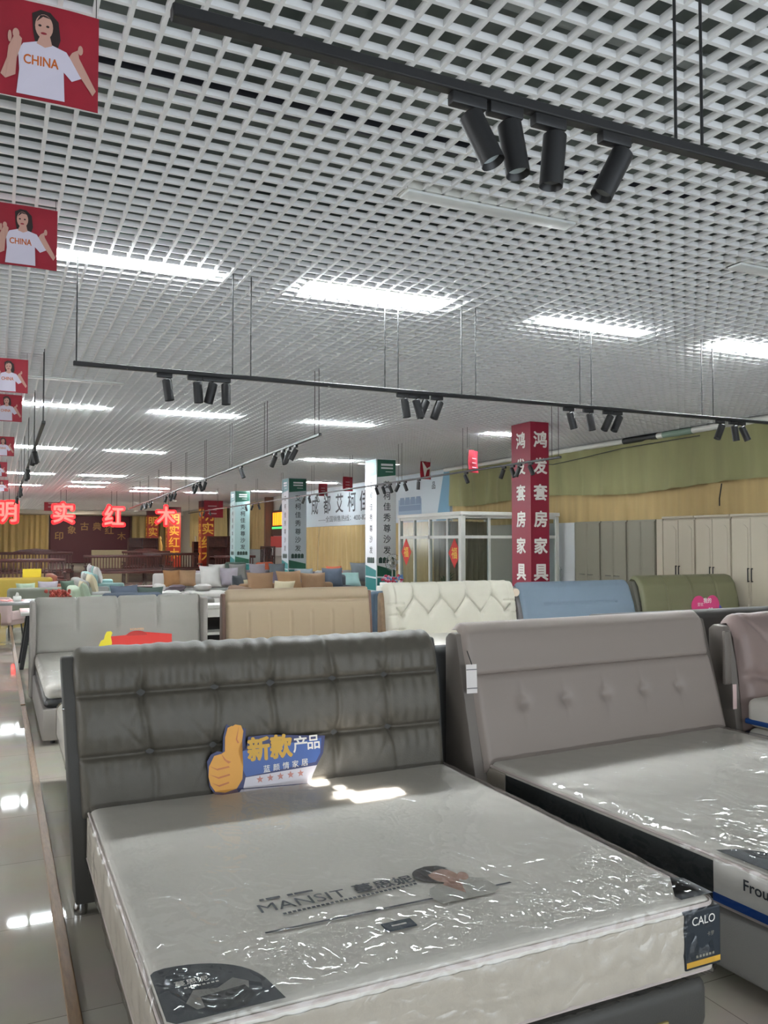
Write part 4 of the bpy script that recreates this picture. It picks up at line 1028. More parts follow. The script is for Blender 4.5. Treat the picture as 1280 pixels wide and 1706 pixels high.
sp_.build('sofa_print', [mat('print_pale_blue', '8fa6bd', .5), mat('print_slate_blue', '6d84a0', .5)], bb, smooth=False)
for k, (a, b, lab, m) in enumerate(((19.2, 22.6, 'ochre curtain under the billboard between the glass booth and the near white pillar', M_drapey), (22.7, 25.0, 'ochre curtain under the billboard just left of the near white pillar', M_drapey), (25.05, 29.3, 'broad ochre curtain under the middle of the billboard', M_drapey),
                                    (29.35, 33.4, 'ochre curtain under the far end of the billboard', M_drapey), (35.6, 40.0, 'ochre curtain beyond the billboard, seen between two white pillars', M_drapey), (43, 52, 'pale straw curtain along the far stretch of the right wall', M_drapey2))):
    tag(drape_x(11.02, a, b, .03 if a < 34 else 1.35, 2.25 if a < 34 else 3.55, .05, .42, 160, 6, 0, 11+k).build('curtain', m, ang=180), lab, 'curtain')
tag(MB().box(10.7, 11.06, 35.2, 35.4, 0, 3.66).build('wall_post', mat('brown_post', '6b4c3c', .7), smooth=False), 'brown wall post beside the far ochre curtain', 'post')
tag(MB().box(10.86, 11.06, 35.7, 41, 0, 1.33).build('wall_panel', mat('pale_panel', 'b5bab6', .6), smooth=False), 'pale low wall panel under the far ochre curtain', 'panel')
# lit shop sign and lattice screen beyond the second white pillar
sg = thing('lit_sign', 'lit orange and green shop sign beyond the second white pillar', 'sign', (10.95, 34.3, 1.95))
MB().box(0, .08, -.8, .8, .0, 1.1).build('board', mat('sign_brown', '4c3028', .6), sg, smooth=False)
s_ = MB()
for k in range(5): s_.box(-.02, 0, -.62+k*.26, -.62+k*.26+.16, .45, 1.0)
s_.build('lettering', mat('led_orange', 'ff7a1a', .5, emit=1.2), sg, smooth=False)
MB().box(-.02, 0, -.7, .7, .3, .38).build('light_strip', mat('led_green', '4ce06a', .5, emit=.6), sg, smooth=False)
tag(MB().rbox(10.9, 11.0, 33.5, 35.1, 1.45, 1.93, .01, 1).build('sign_board', mat('poster_red', 'b5453e', .6)), 'red poster below the lit orange sign', 'sign')
tag(MB().rbox(10.9, 11.0, 33.5, 35.1, 1.10, 1.44, .01, 1).build('sign_board', mat('poster_pale', 'cfc8c4', .6)), 'pale poster strip below the red poster', 'sign')
ls_ = thing('lattice_screen', 'dark carved lattice screen standing beyond the second white pillar', 'screen', (10.4, 33.9, 0), R(90))
fr = MB()
for a, b, c, d in ((-1.0, 1.0, 0, .06), (-1.0, 1.0, 1.44, 1.5), (-1.0, -.95, .06, 1.44), (.95, 1.0, .06, 1.44), (-.02, .02, .06, 1.44)): fr.box(a, b, -.02, .02, c, d)
fr.build('frame', M_redwood2, ls_, smooth=False)
ca = MB(); rs = random.Random(3)
for k in range(60):
    x = rs.uniform(-.93, .93); z = rs.uniform(.1, 1.2); ca.tube((x, 0, z), (x+rs.uniform(-.08, .08), 0, min(1.42, z+rs.uniform(.2, .5))), .015, 5)
for k in range(12): ca.tube((-.95+k*.17, 0, .06), (-.95+k*.17, 0, 1.44), .012, 5)
ca.build('carving', M_redwood2, ls_)

# ================================================================== glass booth
gb = thing('glass_booth', 'white-framed glass office booth left of the red pillar', 'booth', (8.22, 14.0, 0))
BH, WX, WY = 2.2, 2.25, 2.7
M_alu = mat('booth_frame', 'c3c4be', .45)
for x, y, r in ((0, 0, .05), (WX, 0, .04), (0, WY, .04), (WX, WY, .04), (0, 1.3, .03), (0, .55, .025), (1.25, 0, .03), (1.9, 0, .025), (0, 2.0, .025), (.62, 0, .025)):
    MB().box(x-r, x+r, y-r, y+r, 0, BH).build('post', M_alu, gb, smooth=False)
for z, q in ((.03, .03), (.72, .03), (1.78, .03), (BH-.02, .03)):
    MB().box(.05, WX-.04, -.03, .03, z-q, z+q).build('rail', M_alu, gb, smooth=False)
    MB().box(-.03, .03, .05, WY-.04, z-q, z+q).build('rail', M_alu, gb, smooth=False)
MB().box(.03, WX-.03, -.012, .012, .06, .69).build('lower_panel', M_alu, gb, smooth=False)
MB().box(-.012, .012, .03, WY-.03, .06, .69).build('lower_panel', M_alu, gb, smooth=False)
MB().box(-.06, WX+.05, -.06, WY+.05, BH+.01, BH+.08).build('roof', M_alu, gb, smooth=False)
for (a, b) in ((.05, .6), (.64, 1.22), (1.28, 1.88), (1.92, 2.21)):
    for z0, z1 in ((.75, 1.75), (1.81, 2.15)): MB().box(a, b, -.004, .004, z0, z1).build('glass_pane', M_glass, gb, smooth=False)
for (a, b) in ((.05, .52), (.58, 1.27), (1.33, 1.97), (2.03, 2.66)):
    for z0, z1 in ((.75, 1.75), (1.81, 2.15)): MB().box(-.004, .004, a, b, z0, z1).build('glass_pane', M_glass, gb, smooth=False)
tag(MB().grid(120, 4, lambda u, v: (8.95+u*1.4, 16.5+.05*math.sin(u*60), .05+v*2.1)).build('curtain', mat('booth_curtain', 'a89a7a', .8), ang=180), 'grey-beige curtain inside the glass booth', 'curtain')
for k, (y, z, s, lab) in enumerate(((.22+.0, 1.46, .30, 'red paper diamond with a gold character on the corner pane of the glass booth'), (2.35, 1.46, .30, 'red paper diamond on the left end pane of the glass booth'))):
    t = thing('paper_diamond', lab, 'paper decoration', (8.22-.008, 14.0+y+.06, z))
    MB().poly([(0, -s), (s*.8, 0), (0, s), (-s*.8, 0)], (0, 0, 0), (0, -1, 0), Z, .002).build('paper', mat('paper_red', 'c0241f', .6), t, smooth=False)
    MB().text('福', (-.003, 0, 0), (0, -1, 0), Z, .22, 0, .02).build('lettering', M_gold, t, smooth=False)
dkc = thing('office_desk', 'dark office desk inside the glass booth', 'desk', (9.5, 15.2, 0))
MB().rbox(-.7, .7, -.35, .35, .70, .74, .008, 1).build('desktop', M_redwood, dkc)
for x in (-.62, .62): MB().box(x-.03, x+.03, -.3, .3, 0, .70).build('leg', M_redwood, dkc, smooth=False)
pl = thing('potted_plant', 'small green potted plant inside the glass booth', 'plant', (8.75, 15.6, 0))
MB().lathe([(0, 0), (.12, 0), (.16, .6), (.13, .6), (.12, .55), (0, .55)], 16).build('pot', M_white, pl)
lf = MB(); rs = random.Random(5)
for k in range(26):
    a = rs.uniform(0, 6.3); r_ = rs.uniform(.08, .28); h_ = rs.uniform(.7, 1.05)
    lf.add([(0, 0, .55), (r_*.5*math.cos(a+.2), r_*.5*math.sin(a+.2), h_-.05), (r_*math.cos(a), r_*math.sin(a), h_), (r_*.5*math.cos(a-.2), r_*.5*math.sin(a-.2), h_-.08)], [(0, 1, 2, 3)])
lf.build('foliage', mat('leaf_green', '3f5f38', .5), pl, smooth=False)
# standing fan left of the booth
fn = thing('standing_fan', 'tall grey standing fan left of the glass booth', 'fan', (8.3, 17.3, 0))
MB().lathe([(0, 0), (.2, 0), (.2, .03), (.03, .05), (0, .05)], 20).build('base', M_black, fn)
MB().tube((0, 0, .04), (0, 0, 1.05), .018, 10).build('pole', M_chrome, fn)
cg = MB()
for k in range(24):
    a = 2*math.pi*k/24; cg.tube((0, -.06, 1.2), (.2*math.cos(a), -.02, 1.2+.2*math.sin(a)), .004, 4)
for k in range(24):
    a, b = 2*math.pi*k/24, 2*math.pi*(k+1)/24
    for q in (.1, .2): cg.tube((q*math.cos(a), -.04, 1.2+q*math.sin(a)), (q*math.cos(b), -.04, 1.2+q*math.sin(b)), .005, 4)
cg.build('fan_guard', M_chrome, fn); MB().tube((0, -.03, 1.2), (0, .12, 1.2), .05, 12).build('motor', M_white, fn)
for k in range(3):
    a = 2*math.pi*k/3
    MB().poly([(0, 0), (.06, .05), (.16, .06), (.17, -.02), (.05, -.03)], (0, -.025, 1.2), (math.cos(a), 0, math.sin(a)), (-math.sin(a), 0, math.cos(a)), .004).build('blade', M_white, fn, smooth=False)
# white cabinet with gift flowers by the near white pillar
wc = thing('display_cabinet', 'small white cabinet at the foot of the near white pillar', 'cabinet', (6.72, 14.0, 0))
MB().rbox(-.24, .24, -.2, .2, 0, .86, .01, 2).build('body', M_white, wc); MB().rbox(-.22, .22, -.215, -.2, .45, .82, .004, 1).build('door', M_white, wc)
fb = thing('flower_box', 'pink and red flowers in a tray on the small white cabinet', 'flowers', (6.72, 14.0, .862))
MB().rbox(-.2, .2, -.15, .15, 0, .06, .01, 2).build('tray', M_white, fb)
fw = MB(); rs = random.Random(9)
for k in range(46):
    x, y, z = rs.uniform(-.19, .19), rs.uniform(-.13, .13), rs.uniform(.07, .2)
    b = bmesh.new(); bmesh.ops.create_icosphere(b, subdivisions=1, radius=rs.uniform(.018, .032)); fw.bm(b, rs.choice((0, 0, 1, 2)), Matrix.Translation((x, y, z)))
fw.build('blossoms', [mat('blossom_red', 'b02a48', .6), mat('blossom_pink', 'd890a8', .6), mat('blossom_blue', '5c7fb0', .6)], fb)

# ================================================================== neon letters
M_neon = mat('neon_red', (1.0, .05, .04), .5, emit=2.3); M_neonhalo = mat('neon_case', (.9, .006, .01), .5, emit=.75)
for k, ch in enumerate('明实红木'):
    x = (.30, 2.30, 4.17, 6.18)[k]; z = (2.80, 2.80, 2.72, 2.74)[k]
    t = thing('neon_letter', 'glowing red neon character, %s hanging over the redwood area' % ('cut by the left edge,', 'second of four,', 'third of four,', 'rightmost of four,')[k], 'neon sign', (x, 34, z), 0, 'red neon characters')
    MB().text(ch, (0, -.03, 0), X, Z, .72, 0, .02, .70, .05).build('neon_tube', M_neon, t, smooth=False)
    MB().text(ch, (0, .045, 0), X, Z, .80, 0, .075, .78, .04).build('letter_back', M_neonhalo, t, smooth=False)  # bolder glowing back paints the red halo around each character
    MB().tube((-.1, .05, .3), (-.1, .05, CZ-z), .008, 6).tube((.1, .05, .3), (.1, .05, CZ-z), .008, 6).build('rod', M_black, t)

# ================================================================== far end of the hall
YW = YF-.25
def drape_y(y, x0, x1, z0, z1, amp, per, n=200, nz=4, seed=1):
    rs = random.Random(seed); ph = [rs.uniform(0, 6) for _ in range(4)]
    return MB().grid(n, nz, lambda u, v: (x0+u*(x1-x0), y-amp*(1+math.sin((x0+u*(x1-x0))*2*math.pi/per+ph[0]+math.sin(u*9+ph[1]))), z0+v*(z1-z0)))
tag(drape_y(YW, -.5, 3.05, .02, 3.42, .10, .36, 260, 4, 2).build('curtain', mat('gold_curtain', 'c0ab78', .7), ang=180), 'tall golden curtain on the far wall at the left', 'curtain')
tag(drape_y(YW, 8.15, 11.0, .02, 3.42, .10, .45, 200, 4, 4).build('curtain', M_drapey2, ang=180), 'straw-coloured curtain on the far wall right of the dark red banner', 'curtain')
bn = thing('wall_banner', 'dark red banner with faint gold characters on the far wall', 'banner', (5.6, YW-.1, .3))
MB().rbox(-2.5, 2.5, 0, .1, 0, 3.1, .03, 1).build('board', mat('banner_maroon', '4c1e2a', .6), bn)
bt = MB()
for k, ch in enumerate('印象古典红木'):
    xx = -1.95+k*.78; bt.text(ch, (xx, -.006, 2.45-.13*(abs(k-2.5))**1.8), X, Z, .52, 0, .015)
bt.build('lettering', mat('dull_gold', '9a7440', .5), bn, smooth=False)
MB().rbox(-2.62, -2.5, -.02, .1, 0, 3.2, .02, 1).build('banner_side', M_redwood2, bn); MB().rbox(2.5, 2.62, -.02, .1, 0, 3.2, .02, 1).build('banner_side', M_redwood2, bn)

def redwood_sofa(x, y, w, h, lab, rz=0, back='solid'):
    t = thing('redwood_sofa', lab, 'sofa', (x, y, 0), rz)
    MB().rbox(-w/2, w/2, -.4, .3, .36, .46, .02, 2).build('seat', M_redwood, t)
    bk = MB(); bk.rbox(-w/2, w/2, .3, .38, h-.14, h-.02, .03, 2).rbox(-w/2, w/2, .3, .38, .44, .52, .02, 2)
    for k in range(int(w/.12)): bk.box(-w/2+.06+k*.12, -w/2+.10+k*.12, .32, .36, .5, h-.1)
    if back == 'arch': bk.poly([(-w*.3, 0), (w*.3, 0), (w*.2, .10), (0, .15), (-w*.2, .10)], (0, .30, h-.03), X, Z, .06)
    bk.build('backrest', M_redwood, t)
    for sx_ in (-1, 1):
        MB().rbox(sx_*(w/2-.05)-.05, sx_*(w/2-.05)+.05, -.4, .34, .62, .70, .02, 2).box(sx_*(w/2-.05)-.03, sx_*(w/2-.05)+.03, -.36, -.30, .44, .64).build('armrest', M_redwood2, t)
        for yy in (-.36, .3): MB().box(sx_*(w/2-.06)-.045, sx_*(w/2-.06)+.045, yy-.04, yy+.04, 0, .37).build('leg', M_redwood2, t, smooth=False)
    return t
redwood_sofa(1.5, 38, 3.0, 1.28, 'long dark redwood sofa with an arched back at the far left', 0, 'arch')
redwood_sofa(4.9, 36.5, 3.2, 1.15, 'long slatted redwood sofa below the dark red banner', 0)
redwood_sofa(7.3, 38.5, 2.6, 1.2, 'redwood sofa in front of the two far red pillars', 0)
redwood_sofa(6.9, 43, 2.4, 1.25, 'redwood sofa deep in the redwood area behind the slatted one', 0, 'arch')
redwood_sofa(9.7, 36.2, 1.9, 1.1, 'short redwood sofa left of the farthest white pillar', 0)
redwood_sofa(.9, 29.5, 2.4, 1.15, 'dark redwood sofa behind the yellow sofa', 0)
for x, y, w_, h_, lab in ((9.75, 38.2, 1.8, 1.95, 'tall redwood display cabinet left of the farthest white pillar'), (10.2, 44.5, 1.4, 1.7, 'redwood bookcase beside the nearest red gold-lettered pillar'), (7.3, 47, 1.6, 1.9, 'dark redwood cabinet below the last neon letter')):
    t = thing('redwood_cabinet', lab, 'cabinet', (x, y, 0))
    cb = MB()
    for a, b in ((-w_/2, -w_/2+.05), (w_/2-.05, w_/2), (-.025, .025)): cb.box(a, b, -.2, .2, 0, h_)
    for k in range(5): cb.box(-w_/2+.05, w_/2-.05, -.2, .2, k*(h_-.05)/4, k*(h_-.05)/4+.05)
    cb.box(-w_/2, w_/2, .18, .2, 0, h_)
    cb.build('carcass', M_redwood, t, smooth=False)
    MB().rbox(-w_/2+.06, -.03, -.22, -.2, .06, h_*.45, .005, 1).build('door', M_redwood2, t); MB().rbox(.03, w_/2-.06, -.22, -.2, .06, h_*.45, .005, 1).build('door', M_redwood2, t)
cab = thing('folding_screen', 'low pale wall screen below the dark red banner', 'screen', (6.1, 52, 0))
MB().rbox(-1.0, 1.6, -.03, .03, .1, 1.2, .02, 1).build('panel', mat('screen_pale', '8e8770', .7), cab); MB().box(-1.0, 1.6, -.05, .05, 0, .1).build('base', M_redwood, cab)
for x, lab in ((9.98, 'left white upright lamp post in front of the far straw curtain'), (10.5, 'right white upright lamp post in front of the far straw curtain')):
    t = thing('column_lamp', lab, 'lamp', (x, 46, 0)); MB().tube((0, 0, .08), (0, 0, 2.0), .05, 10).build('lamp_shade', mat('pale_lamp', 'e8e0d0', .5), t); MB().tube((0, 0, 0), (0, 0, .08), .12, 12).build('base', M_redwood, t)
st = thing('gilded_statue', 'small bright gilded statue on a stand between two red pillars', 'statue', (8.3, 47.5, 0))
MB().lathe([(0, 0), (.25, 0), (.22, 1.0), (.26, 1.05), (0, 1.05)], 14).build('stand', M_redwood2, st)
MB().lathe([(.18, 1.05), (.12, 1.2), (.16, 1.45), (.10, 1.7), (.07, 1.78), (.10, 1.88), (.06, 1.98), (0, 2.0)], 14).build('figure', mat('gilt', 'e0b870', .3, metal=.3), st)

# ================================================================== upholstered sofas and cushions of the middle distance
def sofa(lab, x, y, w, rz, m, seat_m=None, h=.78, d=.9, nseat=2, low=False):
    t = thing('sofa', lab, 'sofa', (x, y, 0), R(rz)); seat_m = seat_m or m
    MB().rbox(-w/2, w/2, -d/2, d/2, .10, .30, .04, 3).build('base', m, t)
    if not low:
        MB().rbox(-w/2, w/2, d/2-.22, d/2, .28, h, .07, 4).build('backrest', m, t)
        for s in (-1, 1): MB().rbox(s*(w/2-.1)-.1, s*(w/2-.1)+.1, -d/2, d/2-.2, .28, .58, .06, 4).build('armrest', m, t)
    sw = (w-(.42 if not low else .04))/nseat
    for k in range(nseat):
        x0 = -w/2+(.21 if not low else .02)+k*sw
        MB().rbox(x0+.005, x0+sw-.005, -d/2-.01, d/2-(.2 if not low else .01), .30, .45, .05, 4).build('seat_cushion', seat_m, t)
    for sx_ in (-1, 1):
        for sy in (-1, 1): MB().tube((sx_*(w/2-.1), sy*(d/2-.1), .11), (sx_*(w/2-.1), sy*(d/2-.1), 0), .022, 8).build('leg', M_black, t)
    return t
_pil = {}
def pillow_data(m):
    if m not in _pil:
        mb = MB()
        def F(sgn):
            def f(u, v):
                a, b = 2*u-1, 2*v-1; q = max(0, (1-abs(a)**3.2))*max(0, (1-abs(b)**3.2))
                k = .92+.08*(abs(a)*abs(b))**2
                return (a*.23*k, sgn*.085*q**.6+.008*sgn*noise.noise(Vector((a*3, b*3, sgn))), b*.23*k)
            return f
        mb.grid(14, 14, F(-1)); mb.grid(14, 14, F(1), 0, True)
        _pil[m] = mb.data('cushion', m, True, 180)
    return _pil[m]
def pillow(lab, x, y, z, rz, tilt, m, s=1.0, grp='loose sofa cushions'):
    o = bpy.data.objects.new('cushion', pillow_data(m)); col.objects.link(o)
    o.location = (x, y, z); o.rotation_euler = (R(tilt), 0, R(rz)); o.scale = (s, s, s)
    return tag(o, lab, 'cushion', grp)
F_ = lambda n, c: mat('fabric_'+n, c, .8, bump=.08, bscale=150)
mY, mOr, mMint, mGr, mCr, mNv, mTan, mBr, mWh, mSl, mTq, mLil, mDk, mRust = (F_('yellow', 'a08838'), F_('terracotta', '9a5a46'), F_('mint', '9fae98'), F_('grey', '8e8d8a'), F_('cream', 'c3b79a'), F_('navy', '47505e'),
    F_('tan', '9a7a5c'), F_('brown', '7a5f4a'), F_('white', 'cfccc8'), F_('slate', '6c747a'), F_('turquoise', '8fb0ae'), F_('lilac', 'a79fa8'), F_('dark', '3f444a'), F_('rust', 'b0563a'))
sofa('yellow sofa by the aisle at the far left', .45, 21.2, 1.5, 180, mY, h=.86)
tag(MB().rbox(.55, .95, 20.85, 20.88, .858, 1.06, .005, 1).build('price_board', mat('board_yellow', 'd9bd2c', .5)), 'small yellow board standing on the back of the yellow sofa', 'sign')
sofa('terracotta sofa right of the yellow sofa', 1.62, 22.9, 1.3, 90, mOr, h=.86)
sofa('mint green sofa with pale cushions behind the pale grey bed', 1.75, 17.4, 1.5, 90, mMint, h=.80)
sofa('grey sofa stretching behind the mint sofa', 2.1, 20.5, 2.4, 90, mGr, h=.82, nseat=3)
sofa('pale turquoise sofa in the second line of sofas', 2.7, 24.6, 2.6, 90, mTq, h=.82, nseat=3)
sofa('navy armchair-width sofa end behind the pale grey headboard', 2.15, 15.3, 1.0, 180, mNv, h=.80, nseat=1)
sofa('flat grey sectional with white cushions in the middle of the hall', 3.2, 18.6, 2.4, 0, mSl, mGr, low=True, nseat=3)
sofa('white upholstered bench behind the grey sectional', 4.3, 20.8, 2.0, 0, mWh, mWh, low=True)
sofa('pale grey sofa with brown cushions left of the tan sofa', 4.9, 22.4, 2.2, 0, mWh, mGr, h=.84, nseat=2)
sofa('lilac grey sofa behind the tan sofa', 6.6, 24.0, 2.8, 0, mLil, h=.84, nseat=3)
sofa('brown leather sofa end facing the aisle', 4.75, 16.2, 1.2, 90, mBr, h=.80, nseat=1)
sofa('wide tan leather sofa with plump cushions', 5.75, 17.2, 2.3, 0, mTan, mBr, h=.78, nseat=3)
sofa('dark blue grey sofa right of the tan sofa', 7.3, 19.6, 1.8, 0, mDk, mSl, h=.84)
sofa('purple grey sofa at the foot of the second white pillar', 8.0, 22.6, 1.7, 0, F_('purple', '6b616c'), h=.82)
sofa('curved grey sofa with a pale cushion in front of the ochre curtain', 9.0, 21.0, 2.2, 0, mGr, mSl, h=.90, nseat=3)
sofa('white chaise with turquoise cushion behind the cream bed', 6.5, 15.6, 1.8, 0, mWh, mWh, low=True)
sofa('slate lounge sofa behind the pale grey bed at the left', 1.0, 18.5, 1.6, 180, F_('sage', '7c7f74'), h=.76)
def plist(spec):
    for lab, x, y, z, rz, tl, m, s in spec: pillow(lab, x, y, z, rz, tl, m, s)
plist([('grey green cushion on the slate lounge sofa, left', .55, 18.2, .68, 10, -20, mMint, .8), ('lilac cushion on the slate lounge sofa, middle', .95, 18.2, .70, -10, -20, mLil, .85), ('dark green cushion on the slate lounge sofa, right', 1.35, 18.1, .72, 40, -20, F_('pine', '4e5f52'), .8),
       ('mint cushion at the near end of the mint sofa', 1.55, 16.8, .68, 80, -15, mMint, 1.0), ('small floral cushion in the middle of the mint sofa', 1.60, 17.3, .66, 100, -15, mGr, .8), ('cream cushion at the far end of the mint sofa', 1.62, 17.8, .68, 95, -15, mCr, 1.0),
       ('cream cushion at the near end of the long grey sofa', 1.95, 19.6, .72, 95, -15, mCr, 1.15), ('beige cushion second on the long grey sofa', 1.98, 20.2, .70, 85, -15, F_('beige', 'a89d86'), 1.0), ('stone cushion third on the long grey sofa', 1.98, 20.8, .72, 95, -15, mGr, 1.0), ('white cushion at the far end of the long grey sofa', 1.98, 21.4, .72, 90, -15, mWh, 1.05),
       ('white cushion first on the turquoise sofa', 2.5, 23.7, .78, 92, -15, mWh, 1.1), ('turquoise cushion second on the turquoise sofa', 2.5, 24.3, .78, 88, -15, mTq, 1.1), ('pale cushion third on the turquoise sofa', 2.5, 24.9, .78, 94, -15, mLil, 1.1), ('white cushion last on the turquoise sofa', 2.5, 25.5, .80, 86, -15, mWh, 1.1),
       ('navy cushion leaning on the navy sofa end', 2.05, 15.1, .68, 15, -15, mNv, 1.1), ('dark green cushion beside the navy one', 2.5, 15.3, .66, -20, -20, F_('forest', '3c4a44'), 1.0),
       ('white cushion lying flat on the grey sectional', 2.8, 18.4, .53, 20, 80, mWh, 1.0), ('second white cushion lying flat on the grey sectional', 3.5, 18.5, .53, -15, 80, mWh, 1.0),
       ('mauve cushion lying on the white bench', 4.0, 20.7, .53, 10, 75, F_('mauve', '6d5f66'), 1.0), ('white cushion lying on the white bench', 4.7, 20.8, .53, -10, 75, mWh, 1.0),
       ('orange brown cushion on the left of the pale grey sofa', 4.2, 22.2, .72, 5, -15, F_('caramel', '9c7148'), 1.0), ('second brown cushion on the pale grey sofa', 4.6, 22.2, .72, -8, -15, mTan, 1.0), ('large white cushion right on the pale grey sofa', 5.2, 22.1, .76, 10, -15, mWh, 1.3), ('silver cushion at the end of the pale grey sofa', 5.75, 22.3, .74, -12, -15, mLil, 1.1),
       ('patterned dark cushion at the left of the tan sofa', 4.75, 17.6, .74, 50, -10, mDk, 1.0), ('ivory cushion beside the patterned dark one', 5.0, 17.9, .66, 30, -25, mCr, .95),
       ('plump tan cushion left on the tan sofa', 5.15, 17.3, .76, -10, -20, mTan, 1.25), ('cream fur cushion lying in the tan sofa', 5.55, 16.95, .66, -35, -35, mCr, 1.0), ('plump tan cushion middle of the tan sofa', 5.8, 17.25, .77, 8, -18, F_('camel', 'a98663'), 1.3), ('plump tan cushion right on the tan sofa', 6.35, 17.25, .74, -6, -24, mTan, 1.25),
       ('white cushion left on the lilac sofa', 5.8, 23.8, .80, 5, -15, mWh, 1.1), ('grey cushion second on the lilac sofa', 6.4, 23.8, .80, -5, -15, mGr, 1.1), ('lilac cushion third on the lilac sofa', 7.0, 23.8, .80, 4, -15, mLil, 1.1), ('slate cushion right on the lilac sofa', 7.6, 23.8, .80, -4, -15, mSl, 1.1),
       ('slate cushion on the dark blue grey sofa, left', 6.9, 19.4, .78, 6, -15, mSl, 1.1), ('navy cushion on the dark blue grey sofa, right', 7.6, 19.3, .78, -10, -15, mNv, 1.15),
       ('rust cushion left on the curved grey sofa', 8.25, 20.7, .78, 20, -20, mRust, 1.2), ('turquoise cushion lying on the curved grey sofa', 8.6, 20.5, .68, -10, -45, mTq, 1.1), ('grey cushion middle of the curved grey sofa', 9.0, 20.8, .86, 0, -15, mSl, 1.2), ('striped pale cushion on the curved grey sofa', 9.35, 20.6, .80, -12, -20, mWh, 1.0), ('dark grey cushion right on the curved grey sofa', 9.75, 20.8, .84, 8, -15, mGr, 1.2),
       ('turquoise cushion lying on the white chaise', 6.3, 15.4, .53, 15, 80, mTq, 1.0), ('white cushion lying on the white chaise', 6.9, 15.5, .53, -20, 80, mWh, 1.0)])
# armchairs near the curtains
def armchair(lab, x, y, rz, m):
    t = thing('armchair', lab, 'armchair', (x, y, 0), R(rz))
    MB().rbox(-.36, .36, -.36, .30, .28, .46, .05, 3).build('seat', m, t)
    MB().rbox(-.38, .38, .22, .38, .30, .95, .08, 4).build('backrest', m, t)
    for s in (-1, 1):
        MB().rbox(s*.36-.05, s*.36+.05, -.32, .30, .40, .62, .04, 3).build('armrest', m, t)
        for yy in (-.28, .28): MB().tube((s*.3, yy, .29), (s*.33, yy*1.1, 0), .018, 8).build('leg', M_black, t)
    return t
armchair('rust orange armchair under the lattice screen', 8.75, 29.5, 200, mRust)
armchair('dark green armchair left of the rust one', 7.9, 29.8, 170, F_('bottle', '3d4c44'))
armchair('slate blue armchair between the cream and ivory headboards', 5.25, 11.6, 200, F_('steel', '56697c'))
armchair('small pale pink chair by the aisle beyond the dining tables', .12, 16.3, 150, F_('blush', 'c9b2b0')).scale = (.75, .75, .75)

# ================================================================== tables and cabinets of the middle distance
def table(lab, x, y, w, d, h, mt, ml, rz=0, splay=.1, name='dining_table'):
    t = thing(name, lab, 'table', (x, y, 0), R(rz))
    MB().rbox(-w/2, w/2, -d/2, d/2, h-.04, h, .01, 2).build('tabletop', mt, t)
    for sx_ in (-1, 1):
        for sy in (-1, 1):
            p0 = Vector((sx_*(w/2-.12), sy*(d/2-.12), h-.04)); p1 = Vector((sx_*(w/2-.12-splay), sy*(d/2-.12), 0))
            MB().tube(p0, p1, .045, 4, r2=.035).build('leg', ml, t, smooth=False)
    return t
M_marble = mat('pale_stone_top', 'b3b2ae', .2, var=.1, vscale=4)
table('pale stone dining table with slanting black legs by the aisle', 1.10, 12.3, 1.6, .9, .75, M_marble, M_black, 0, -.10)
table('second pale stone dining table behind the first', .62, 14.2, 1.6, .9, .76, mat('grey_stone_top', '8f9190', .25, var=.1, vscale=4), M_black)
table('low wooden coffee table in the middle of the sofas', 3.0, 16.6, 1.3, .7, .45, M_wood, M_wood, 0, 0, 'coffee_table')
table('low white coffee table behind the cream bed', 4.0, 15.0, 1.2, .7, .45, M_white, M_black, 0, 0, 'coffee_table')
table('brown coffee table deep among the sofas', 4.1, 24.0, 1.4, .7, .45, M_redwood, M_redwood, 0, 0, 'coffee_table')
table('dark coffee table in front of the curved grey sofa', 7.9, 18.9, 1.6, .7, .46, M_blackp, M_black, 0, 0, 'coffee_table')
tk = thing('tissue_box', 'white figurine-shaped tissue box on the second stone table', 'tissue box', (.30, 14.1, .762))
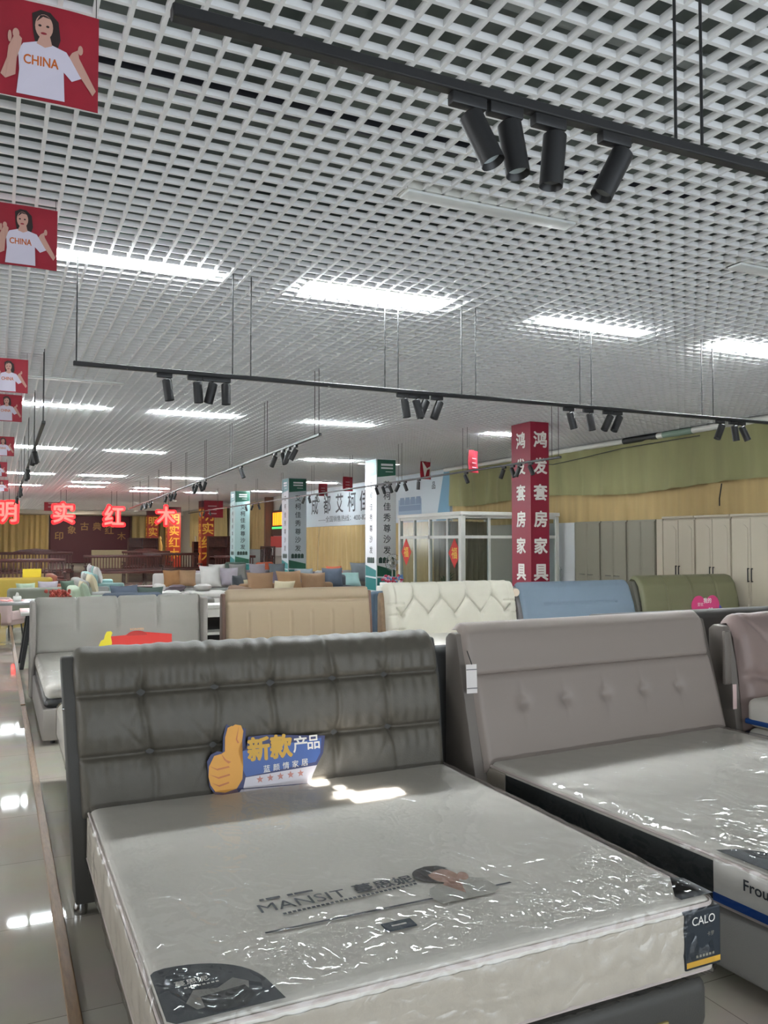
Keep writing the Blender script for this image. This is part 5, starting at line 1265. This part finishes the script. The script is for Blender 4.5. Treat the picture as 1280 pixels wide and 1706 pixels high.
MB().rbox(-.06, .06, -.05, .05, 0, .08, .015, 2).build('box', M_white, tk); MB().poly([(-.03, 0), (.03, 0), (.02, .05), (-.01, .06)], (0, 0, .079), X, Z, .004).build('tissue', M_white, tk)
def tvcab(lab, x, y, w, n):
    t = thing('shelf_cabinet', lab, 'cabinet', (x, y, 0))
    MB().rbox(-w/2, w/2, -.2, .2, .70, .76, .006, 1).build('top', M_white, t)
    MB().box(-w/2, w/2, -.195, .2, .58, .695).build('drawer', M_white, t, smooth=False)
    for xx in (-w/2, w/2-.03): MB().box(xx, xx+.03, -.2, .2, 0, .58).build('side_panel', M_white, t, smooth=False)
    for z in (.32, .06): MB().box(-w/2+.03, w/2-.03, -.2, .2, z, z+.04).build('shelf', M_white, t, smooth=False)
    MB().box(-w/2+.03, w/2-.03, .17, .195, .05, .58).build('back_panel', M_blackp, t, smooth=False)
tvcab('white shelf cabinet with black openings between pale grey and cream headboards', 3.05, 12.3, 1.3, 3)
tvcab('second white shelf cabinet behind the cream headboard', 4.6, 13.2, 1.3, 3)
fp = thing('flower_bunch', 'bunch of red flowers behind the left end of the pale grey headboard', 'flowers', (1.0, 15.7, 0))
MB().lathe([(0, 0), (.10, 0), (.13, .3), (.08, .62), (.09, .64), (0, .64)], 16).build('vase', M_white, fp)
fw = MB(); rs = random.Random(21)
for k in range(60):
    a, q, z = rs.uniform(0, 6.3), rs.uniform(0, .24), rs.uniform(.64, .82)
    b = bmesh.new(); bmesh.ops.create_icosphere(b, subdivisions=1, radius=rs.uniform(.025, .045)); fw.bm(b, 0, Matrix.Translation((q*math.cos(a), q*math.sin(a)*.6, z)))
fw.build('blossoms', mat('blossom_coral', 'a8483c', .6), fp)
yb_ = thing('ottoman', 'mustard yellow ottoman at the left edge of the aisle', 'ottoman', (-.17, 15.4, 0))
MB().rbox(-.25, .25, -.25, .25, .2, .5, .05, 3).build('seat', mY, yb_)
for a in (-1, 1):
    for b in (-1, 1): MB().tube((a*.18, b*.18, .21), (a*.2, b*.2, 0), .018, 8).build('leg', M_black, yb_)
